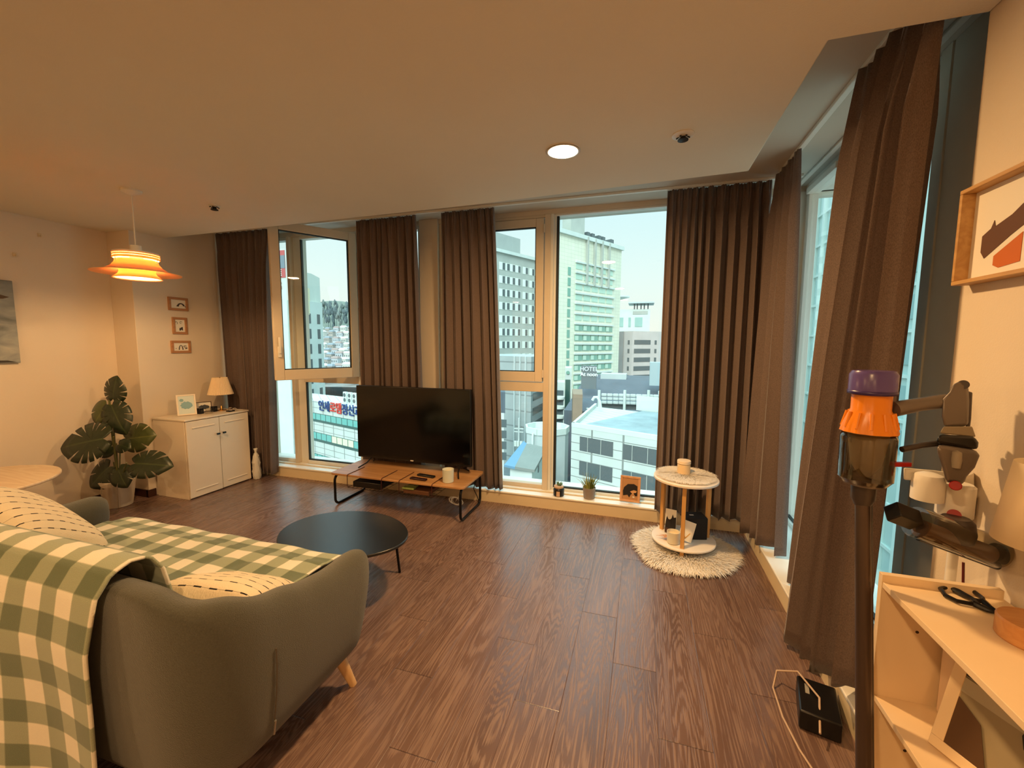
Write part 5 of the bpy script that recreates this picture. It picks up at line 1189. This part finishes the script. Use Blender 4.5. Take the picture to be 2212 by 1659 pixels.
# --- white tile clad building in front
Y0 = 48; A0 = XY(1238, Y0); C0 = XY(1470, Y0-5); zt = Zat(913, 1238, Y0)
T = B_thing('clad_building', (A0+C0)/2, 'nearest white panel clad building with dark windows and flat roof')
f = Fac(A0, C0); bk = Vector((.8, 17, 0))
obj('walls', MB().prism([A0.to_tuple(), C0.to_tuple(), (C0+bk).to_tuple(), (A0+bk).to_tuple()], GZ, zt-.5), M_tile, T)
b = MB(); f.box(b, 0, f.L, zt-.5, zt, -.35, .02); b.box(tuple(A0+bk/2+Vector((.2, 0, zt-.25))), (.35, 17, .5), Matrix.Rotation(-.047, 3, 'Z')); f.box(b, 0, f.L, zt-.5, zt+1.6, -17.2, -16.9); obj('parapet', b, M_bw, T)
b = MB(); f.box(b, f.at(1397), f.at(1397)+9, zt-.5, zt+3.6, -14, -5); obj('roof_hut', b, M_bw, T)
b = MB(); f.box(b, f.at(1388), f.at(1388)+10, zt+3.6, zt+4.0, -14.5, -4.4); obj('hut_roof', b, M_lgrey, T)
z_1 = f.z(1300, 950); hh = 1.65
ww = f.at(1331)-f.at(1257)
for r in range(5):
    for a in (1257, 1353):
        s0 = f.at(a); z0 = z_1-hh-2.86*r; b = MB(); f.box(b, s0, s0+ww, z0, z0+hh, -.1, .03); w_ = obj('window', b, M_dwin, T)
        for fr_ in (.25, .65): b = MB(); f.box(b, s0+ww*fr_-.03, s0+ww*fr_+.03, z0, z0+hh, .02, .06); obj('window_bar', b, M_conc, w_)
q_ = [f.A-f.n*.4+f.d*.4, f.B-f.n*.4, f.B-f.n*16.5, f.A-f.n*16.5+f.d*1.2]
obj('roof_surface', MB().prism([v.to_tuple() for v in q_], zt-.5, zt-.42), cm('wet_roof_coating', (150, 166, 170), noise=.22), T)
# curled duct on the roof corner
p = A0+Vector((2.2, 12, 0)); b = MB().tube([(p.x, p.y, zt), (p.x-.15, p.y, zt+1), (p.x-.5, p.y, zt+1.6), (p.x-.95, p.y, zt+1.55), (p.x-1.2, p.y, zt+1.1)], .2, 12)
obj('roof_duct', b, M_bw, T)
# rooftop rack of round vents in front of the dark roof
T = thing('vent_rack', (A0.x+12, A0.y+19, zt), 'white framed row of rounded air vents in front of the dark roof', 'rooftop equipment', 'city buildings outside the windows' if False else None)
YK = 68; zl = Zat(884, 1300, YK)
for px in (1297, 1353, 1405): p = XY(px, YK); obj('post', MB().cyl((p.x, p.y, zl-1.5), (p.x, p.y, Zat(843, px, YK)), .22, n=10), M_bw, T)
p0, p1 = XY(1270, YK), XY(1384, YK); obj('rail', MB().tube([(p0.x, p0.y, zl), (p1.x, p1.y, zl-.4)], .12, 8), M_bw, T)
for i in range(11):
    for j in range(3):
        px = 1305+i*12.5; pyy = 853+j*8+i*.35; p = atY(px, pyy, YK+.5); obj('vent', MB().box(tuple(p), (.86, .4, .5)), M_lgrey, T, bevel=.12)
for i in range(2):
    p0, p1 = XY(1300 if i == 0 else 1356, YK+1), XY(1350 if i == 0 else 1400, YK+1); b = MB().prism([(p0.x, p0.y), (p1.x, p1.y), (p1.x, p1.y+.2), (p0.x, p0.y+.2)], zl, Zat(874, 1320, YK)); obj('dark_panel', b, M_dwin, T)
# --- hotel with dark sloped roof
Y0 = 84; A0 = XY(1236, Y0); C0 = XY(1470, Y0-2); zt = Zat(819, 1262, Y0+6); zb = Zat(888, 1260, Y0-8)
T = B_thing('hotel_building', (A0+C0)/2, 'hotel block with a big dark slate mansard roof behind the clad building')
b = MB().add([(A0.x, A0.y-8, GZ), (C0.x, C0.y-8, GZ), (C0.x, C0.y-8, zb), (A0.x, A0.y-8, zb), (A0.x+1.8, A0.y+6, zt), (C0.x, C0.y+6, zt), (A0.x+1.8, A0.y+22, zt), (C0.x, C0.y+22, zt), (A0.x, A0.y+22, GZ), (C0.x, C0.y+22, GZ)],
    [(0, 1, 2, 3), (3, 2, 5, 4), (4, 5, 7, 6), (0, 3, 4, 6, 8), (1, 9, 7, 5, 2), (6, 7, 9, 8), (0, 8, 9, 1)])
obj('roof_mass', b, M_slate, T)
p0, p1 = XY(1299, Y0+8), XY(1355, Y0+8); z0, z1 = Zat(820, 1320, Y0+8), Zat(808, 1320, Y0+8)
obj('roof_box', MB().prism([(p0.x, p0.y), (p1.x, p1.y), (p1.x, p1.y+4), (p0.x, p0.y+4)], z0-.5, z1), M_lgrey, T)
p0, p1 = XY(1406, Y0-3), XY(1440, Y0-3); obj('pale_panel', MB().prism([(p0.x, p0.y), (p1.x, p1.y), (p1.x, p1.y+3), (p0.x, p0.y+3)], Zat(833, 1410, Y0-3), Zat(783, 1410, Y0-3)), mat('pale_blue_panel', (170, 186, 190), .6), T)
def text_mesh(name, body, size, loc, mat_, parent, rotz=0, ext=.05, bold=0):
    c = D.curves.new(name, 'FONT'); c.body = body; c.size = size; c.extrude = ext; c.offset = bold; c.align_x = 'CENTER'; c.align_y = 'CENTER'
    o = D.objects.new(name, c); COL.objects.link(o); c.materials.append(mat_); o.rotation_euler = (pi/2, 0, rotz); dg = bpy.context.evaluated_depsgraph_get(); me = D.meshes.new_from_object(o.evaluated_get(dg)); D.objects.remove(o); o = D.objects.new(name, me); COL.objects.link(o); o.rotation_euler = (pi/2, 0, rotz); o.parent = parent; o.location = Vector(loc)-ORG[parent.name]; return o
YS = 80; p0, p1 = XY(1257, YS), XY(1290, YS); z0, z1 = Zat(815, 1270, YS), Zat(790, 1270, YS); m_ = (p0+p1)/2; W_ = (p1-p0).length
T = thing('hotel_sign', (m_.x, m_.y, z0), 'grey rooftop sign reading HOTEL At noon', 'sign')
obj('board', MB().prism([(p0.x, p0.y), (p1.x, p1.y), (p1.x, p1.y+.5), (p0.x, p0.y+.5)], z0-2.2, z1), mat('sign_grey', (108, 120, 124), .6), T)
text_mesh('lettering', 'HOTEL', (z1-z0)*.50, (m_.x+.05, m_.y-.1, z0+(z1-z0)*.70), mat('letter_grey', (214, 222, 222), .5), T, bold=.02)
text_mesh('lettering', 'At noon', (z1-z0)*.44, (m_.x+.05, m_.y-.1, z0+(z1-z0)*.25), mat('letter_white', (236, 242, 238), .5), T, bold=.03)
# --- green glazed slim building and round white one at the left mullion
Y0 = 98; f = Fac(XY(1222, Y0), XY(1236, Y0)); zt = Zat(795, 1228, Y0)
T = B_thing('slim_building', f.A, 'slim building with a green glass stair strip and round green emblem')
bk = -f.n*14
obj('walls', MB().prism([f.A.to_tuple(), f.B.to_tuple(), bk_(f.B, 8).to_tuple(), bk_(f.A, 8).to_tuple()], GZ, zt), M_bw, T)
b = MB(); f.box(b, .1, f.L*.82, GZ+2, Zat(820, 1228, Y0), 0, .1); obj('glass_strip', b, mat('deep_green_glass', (62, 104, 96), .25), T)
cc_ = f.A+f.d*(f.L*.45)+f.n*.05; b = MB().cyl((cc_.x, cc_.y, Zat(805, 1228, Y0)), (cc_.x+f.n.x*.15, cc_.y+f.n.y*.15, Zat(805, 1228, Y0)), .42, n=24); obj('emblem', b, M_gwin, T)
f = Fac(XY(1196, 88), XY(1221, 88)); zt = Zat(826, 1210, 88)
T = B_thing('balcony_building', f.A, 'low white building with curved balconies against the window mullion')
obj('walls', MB().prism([f.A.to_tuple(), f.B.to_tuple(), bk_(f.B, 6).to_tuple(), bk_(f.A, 6).to_tuple()], GZ, zt), M_bw, T)
for r in range(5):
    zz = zt-1.8-2.05*r-1; b = MB(); f.box(b, .2, f.L*.92, zz, zz+1.1, 0, .08); obj('window', b, M_dwin, T)
    c0_ = f.A+f.d*(f.L*.5); b = MB().lathe([(f.L*.52, zz-.8), (f.L*.52, zz-.3)], (c0_.x, c0_.y+.2, 0), 32); obj('curved_balcony', b, M_pale, T)
# brown lot and alley
p = [XY(1240, 66.5), XY(1261, 66.5), XY(1260, 74.5), XY(1238, 74.5)]
obj('gravel_lot', MB().prism([q.to_tuple() for q in p], GZ, -6.6), M_brown, label='brown earth bank between the tower and the dark roofed hotel', cat='ground')
# --- pinkish office and white hospital further back
Y0 = 172; A0, C1, D1 = XY(1333, Y0), XY(1366, Y0-8), XY(1452, Y0+6); zt = Zat(715, 1366, Y0-8)
T = B_thing('pink_building', C1, 'pinkish office building with ribbon windows right of the tower')
obj('walls', MB().prism([A0.to_tuple(), C1.to_tuple(), D1.to_tuple(), (D1+Vector((0, 30, 0))).to_tuple(), (A0+Vector((0, 30, 0))).to_tuple()], GZ, zt), M_pink, T)
f = Fac(A0, C1); b = MB(); f.box(b, 0, f.L*.45, GZ, zt, 0, .3); obj('grey_side', b, cm('mid_grey', (150, 148, 146)), T)
win_grid(T, f, 'window', M_dwin, 1.1, 1.6, [(f.L*.72, zt-5-3.3*r) for r in range(7)], .1)
f = Fac(C1, D1)
win_grid(T, f, 'ribbon_window', M_dwin, f.at(1405)-f.at(1370), 1.7, [(f.at(1370), zt-5-3.3*r) for r in range(7)], .1)
win_grid(T, f, 'window', M_dwin, 1.0, 1.6, [(f.at(1414), zt-5-3.3*r) for r in range(7)], .1)
Y0 = 230; f = Fac(XY(1330, Y0), XY(1402, Y0)); zt = Zat(668, 1370, Y0)
T = B_thing('white_hospital', f.A, 'distant white building with an open framed crown and flat overhanging roof')
obj('walls', MB().prism([f.A.to_tuple(), f.B.to_tuple(), (f.B-f.n*20).to_tuple(), (f.A-f.n*20).to_tuple()], GZ, zt), M_bw, T)
b = MB(); f.box(b, f.at(1355), f.at(1410), Zat(656, 1380, Y0), Zat(653, 1380, Y0), -12, 3); obj('crown_roof', b, M_lgrey, T)
for px in (1368, 1374, 1382, 1389, 1397): b = MB(); f.box(b, f.at(px)-.3, f.at(px)+.3, zt, Zat(656, 1380, Y0), -.5, .2); obj('crown_post', b, M_dwin, T)
b = MB(); f.box(b, f.at(1365), f.at(1397), Zat(679, 1380, Y0), Zat(672, 1380, Y0), 0, .2); obj('sign_band', b, M_conc, T)
for px, w_ in ((1337, 8), (1356, 5), (1370, 16)): b = MB(); f.box(b, f.at(px), f.at(px+w_), Zat(706, 1350, Y0), Zat(686, 1350, Y0), 0, .2); obj('glazing_strip', b, cm('soft_teal', (150, 184, 176)), T)
b = MB().lathe([(.1, 0), (4.5, 1.2), (4.5, 1.8), (.1, 2.2)], tuple(XY(1338, Y0)+Vector((0, 0, Zat(648, 1338, Y0)))), 30); obj('roof_saucer', b, M_bw, T)
# --- left side: sign building
Y0 = 58; A0, C0 = XY(666, Y0+2), XY(812, Y0-4); zt = Zat(866, 690, Y0+2)
T = B_thing('clinic_building', (A0+C0)/2, 'white panel clad clinic building with large blue and red Korean sign letters')
f = Fac(A0, C0)
obj('walls', MB().prism([A0.to_tuple(), C0.to_tuple(), bk_(C0, 12).to_tuple(), bk_(A0, 12).to_tuple()], GZ, zt), M_tile, T)
M_sblue = mat('sign_blue', (36, 66, 120), .5); M_sred = mat('sign_red', (206, 60, 50), .5)
zs_ = f.z(720, 882.5); sc0 = f.at(683); sc1 = f.at(777); cw_ = (sc1-sc0)/7.1
import bpy as _b
for i, ch in enumerate('연세로뎀정신과'):
    p = f.A+f.d*(sc0+cw_*(i+.6))+f.n*.15+Vector((0, 0, zs_)); text_mesh('sign_letter', ch, cw_*1.12, p, M_sred if i in (2, 3) else M_sblue, T, math.atan2(f.d.y, f.d.x), .06, .03)
for k, (pa, pb) in enumerate(((895, 914), (937, 957), (985, 1003))):
    z1_, z0_ = f.z(690, pa), f.z(690, pb); b = MB(); f.box(b, 0, f.L, z0_, z1_, -.05, .05); obj('window_band', b, mat('band_dark_green', (66, 96, 90), .4), T)
    for j in range(12):
        s0 = f.L*(j+.06)/12; b = MB(); f.box(b, s0, s0+f.L/12*.88, z0_+(z1_-z0_)*.28, z1_-.08, .04, .08); obj('window', b, M_litw if (k == 1 and j in (4, 5, 6, 7)) else M_teal, T)
for k in range(3):
    p = f.A+f.d*(f.at(719)+k*1.35)-f.n*2.0+Vector((0, 0, zt+.95)); t2 = thing('outdoor_unit', (p.x, p.y, zt), ('leftmost', 'middle', 'rightmost')[k]+' of the three white two-fan air conditioner units on the clinic roof', 'air conditioner', 'white air conditioner units on the clinic roof')
    obj('casing', MB().box(tuple(p), (.95, .4, 1.9), f.R), M_bw, t2, bevel=.03)
    for dz in (-.42, .42): q = p+f.n*.21+Vector((0, 0, dz)); obj('fan_grille', MB().cyl(tuple(q), tuple(q+f.n*.04), .33, n=24), M_dwin, t2)
# --- left: tall white building with narrow windows, between the sash edges
Y0 = 76; A0, C0, D0 = XY(585, Y0-4), XY(662, Y0), XY(699, Y0+6); zt = Zat(655, 690, Y0+6)
T = B_thing('white_block', C0, 'tall white block with small dark windows seen through the left windows')
obj('walls', MB().prism([A0.to_tuple(), C0.to_tuple(), D0.to_tuple(), bk_(D0, 20).to_tuple(), bk_(A0, 25).to_tuple()], GZ, zt), M_bw, T)
f = Fac(A0, C0)
win_grid(T, f, 'window', M_conc, 2.2, 2.1, [(f.at(627), Zat(855, 627, Y0)-3.6*r+14.4) for r in range(9)], .06)
f = Fac(C0, D0)
win_grid(T, f, 'window', M_dwin, 1.0, 2.2, [(f.at(p), Zat(765, 690, Y0)-3.4*r+6.8) for r in range(7) for p in (667, 687)], .06)
p = XY(648, Y0-1); q = XY(678, Y0+3); b = MB().prism([p.to_tuple(), q.to_tuple(), (q+Vector((-3, 6, 0))).to_tuple(), (p+Vector((-3, 6, 0))).to_tuple()], zt-.5, Zat(585, 670, Y0)); obj('billboard_frame', b, mat('pale_hoarding', (206, 212, 202), .7), T)
b = MB(); p = XY(655, Y0-1.6); q = XY(672, Y0+1.5); b.prism([p.to_tuple(), q.to_tuple(), (q+Vector((-.2, .4, 0))).to_tuple(), (p+Vector((-.2, .4, 0))).to_tuple()], zt-3, Zat(620, 670, Y0)); obj('yellow_band', b, mat('pale_yellow_band', (222, 214, 176), .7), T)
# red and white advertising tower, thin sliver left of the sash
Y0 = 66; A0, C0 = XY(588, Y0), XY(624, Y0); f = Fac(A0, C0)
T = B_thing('sign_tower', (A0+C0)/2, 'building side with a red band and white characters, left edge of left window')
obj('walls', MB().prism([A0.to_tuple(), C0.to_tuple(), bk_(C0, 5).to_tuple(), bk_(A0, 5).to_tuple()], GZ, Zat(538, 606, Y0)), M_bw, T)
b = MB(); f.box(b, 0, f.L, Zat(600, 606, Y0), Zat(541, 606, Y0), 0, .1); obj('red_panel', b, mat('faded_red', (190, 92, 92), .6), T)
b = MB(); f.box(b, 0, f.L, Zat(580, 606, Y0), Zat(552, 606, Y0), .05, .14); obj('grey_picture', b, mat('blue_grey_print', (120, 132, 144), .6), T)
def bar(x0, x1, y0, y1, m2): b = MB(); f.box(b, f.at(x0), f.at(x1), Zat(y1, 606, Y0), Zat(y0, 606, Y0), .1, .2); obj('character_stroke', b, m2, T)
for x0, x1, y0, y1 in ((599, 600.5, 582, 592), (602, 603.5, 584, 590), (605, 606.8, 581, 591), (600, 607.5, 592, 596), (610.5, 616.5, 582, 584), (610.5, 616.5, 586, 588), (610.5, 616.5, 590, 592), (611, 617, 594, 596)): bar(x0, x1, y0, y1, M_pale)
for x0, x1, y0, y1 in ((604, 615, 610, 612), (604, 614, 614, 616), (605, 615, 618, 620), (605, 615, 622, 624), (608, 613, 626, 631)): bar(x0, x1, y0, y1, M_sred)
# --- wooded hill and hillside houses at the far left
def hill(x0, x1, yb_, fn, name, mt, **kw):
    mb = MB().grid(lambda u, v: Vector((lerp(x0, x1, u), yb_+v*160, GZ+fn(u)*min(1, v*1.6))), 60, 24); return obj(name, mb, mt, **kw)
hx0, hx1 = XY(560, 330).x, XY(900, 330).x
hill(hx0-80, hx1+60, 250, lambda u: 40+24*sin(u*2.6+.3)+3*sin(u*17), 'hill', cm('hill_ground', (112, 120, 110), noise=.2), kind='structure')
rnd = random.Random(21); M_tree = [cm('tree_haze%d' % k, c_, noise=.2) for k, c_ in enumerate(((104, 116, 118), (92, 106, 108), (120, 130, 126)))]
def tree_mesh(k):
    r_ = random.Random(k); me = MB(); me.lathe([(.3, 0), (.22, 4)], (0, 0, 0), 7)
    for j in range(9):
        a = r_.uniform(0, 6.3); rr = r_.uniform(0, 2.2); zz = r_.uniform(4, 10.5); s_ = r_.uniform(1.2, 2.4)*(1.2-zz/14)
        me.lathe([(.02, -s_), (s_*.8, -s_*.5), (s_, 0), (s_*.7, s_*.6), (.02, s_*1.1)], (rr*cos(a), rr*sin(a), zz), 8, wob=lambda q, i: 1+.18*sin(q*3+i+k))
    return me
protos = []; ORD = ('first', 'second', 'third', 'fourth', 'fifth', 'sixth', 'seventh', 'eighth', 'ninth', 'tenth')
for i in range(27):
    row, k = divmod(i, 9); px = 668+k*13.2+row*4; Yd = 262+row*16; p = XY(px, Yd); top = Zat((660, 650, 641)[row]+rnd.uniform(-5, 5), px, Yd)
    lb = 'hazy grey tree on the far hill, '+ORD[k]+' from the left in the '+('front', 'middle', 'back')[row]+' row'
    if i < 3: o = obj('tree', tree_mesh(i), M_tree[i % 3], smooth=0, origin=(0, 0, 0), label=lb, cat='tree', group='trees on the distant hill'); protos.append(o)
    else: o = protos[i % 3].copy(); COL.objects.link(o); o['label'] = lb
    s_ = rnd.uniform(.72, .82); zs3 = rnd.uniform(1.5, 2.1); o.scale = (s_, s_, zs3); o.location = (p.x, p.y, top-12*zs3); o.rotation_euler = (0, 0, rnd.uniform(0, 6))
hm = [cm('house_wall_a', (206, 204, 196)), cm('house_wall_b', (176, 168, 160)), cm('house_wall_c', (190, 194, 198))]; rm = [cm('roof_snowy', (226, 230, 228)), cm('roof_grey', (140, 148, 156)), cm('roof_brick', (158, 138, 132))]
hp = []
for k in range(3):
    t = thing('hillside_house', (0, 0, 0), 'small hillside house among many beyond the left windows', 'house', 'small houses on the far hillside')
    obj('walls', MB().bx(-4, 4, -3, 3, 0, 5), hm[k], t); obj('roof', MB().add([(-4.4, -3.4, 5), (4.4, -3.4, 5), (4.4, 3.4, 5), (-4.4, 3.4, 5), (-3, -1, 6.6), (3, -1, 6.6), (3, 1, 6.6), (-3, 1, 6.6)], [(0, 1, 5, 4), (1, 2, 6, 5), (2, 3, 7, 6), (3, 0, 4, 7), (4, 5, 6, 7)]), rm[k], t)
    for xx in (-2.4, 0, 2.4): obj('window', MB().bx(xx-.5, xx+.5, -3.06, -2.98, 2.2, 3.6), M_dwin, t)
    hp.append(t)
k = 0
for r in range(9):
    for c_i in range(9):
        px = 640+c_i*17+rnd.uniform(-2, 2)+(8 if r % 2 else 0); Yd = 225-r*12+rnd.uniform(-4, 4); py = 700+r*11+rnd.uniform(-3, 3)
        p = atY(px, py, Yd); o = hp[k % 3] if k < 3 else copy_tree(hp[k % 3]); o['label'] = ('pale roofed', 'grey roofed', 'brick roofed')[k % 3]+' small hillside house, '+ORD[c_i]+' from the left in the '+ORD[r]+' row from the top'; o.location = (p.x, p.y, p.z-5); s_ = rnd.uniform(.38, .44); o.scale = (s_, s_, s_*1.35); o.rotation_euler = (0, 0, rnd.uniform(-.2, .2)); k += 1
hl = sthing('hill_terrace', (XY(700, 180).x, 180, GZ))
mb = MB().grid(lambda u, v: (lambda p: Vector((p.x, p.y, p.z-5.5)))(atY(lerp(560, 900, u), 802-v*104, 122+v*108)), 12, 12)
obj('terrace_ground', mb, cm('terrace', (138, 136, 132), noise=.2), hl, kind='structure')
# --- pale tower right outside the side windows
T = B_thing('glazed_tower', Vector((30, 30, 0)), 'pale blue-green clad tower close outside the right-hand windows')
bx0 = 19
obj('walls', MB().bx(bx0, bx0+16, 14, 74, GZ, 38), cm('pale_teal_cladding', (178, 206, 202), noise=.06), T)
for i in range(26): obj('pilaster', MB().bx(bx0-.35, bx0, 14.5+i*2.3, 15.0+i*2.3, GZ, 38), mat('pilaster_pale', (200, 222, 216), .6) if i == 0 else D.materials['pilaster_pale'], T)
M_tw = mat('tower_glazing', (140, 178, 178), .3)
src = obj('window', MB().bx(bx0-.1, bx0+.05, 15.3, 16.6, 0, 1.8), M_tw, T); org_ = Vector((0, 0, 0))
n_ = 0
for j in range(9):
    for i in range(11):
        if (i or j) and n_ < 98:
            c = src.copy(); COL.objects.link(c); c.parent = T; c.location = (0, (i+4)*2.3, (j-2)*3.4); n_ += 1
src.location = (0, 9.2, -6.8)
b = MB()
for j in range(15): b.bx(bx0-.2, bx0+.01, 14, 74, -14+j*3.4-.6, -14+j*3.4-.35)
obj('floor_bands', b, D.materials['pilaster_pale'], T, kind='stuff')
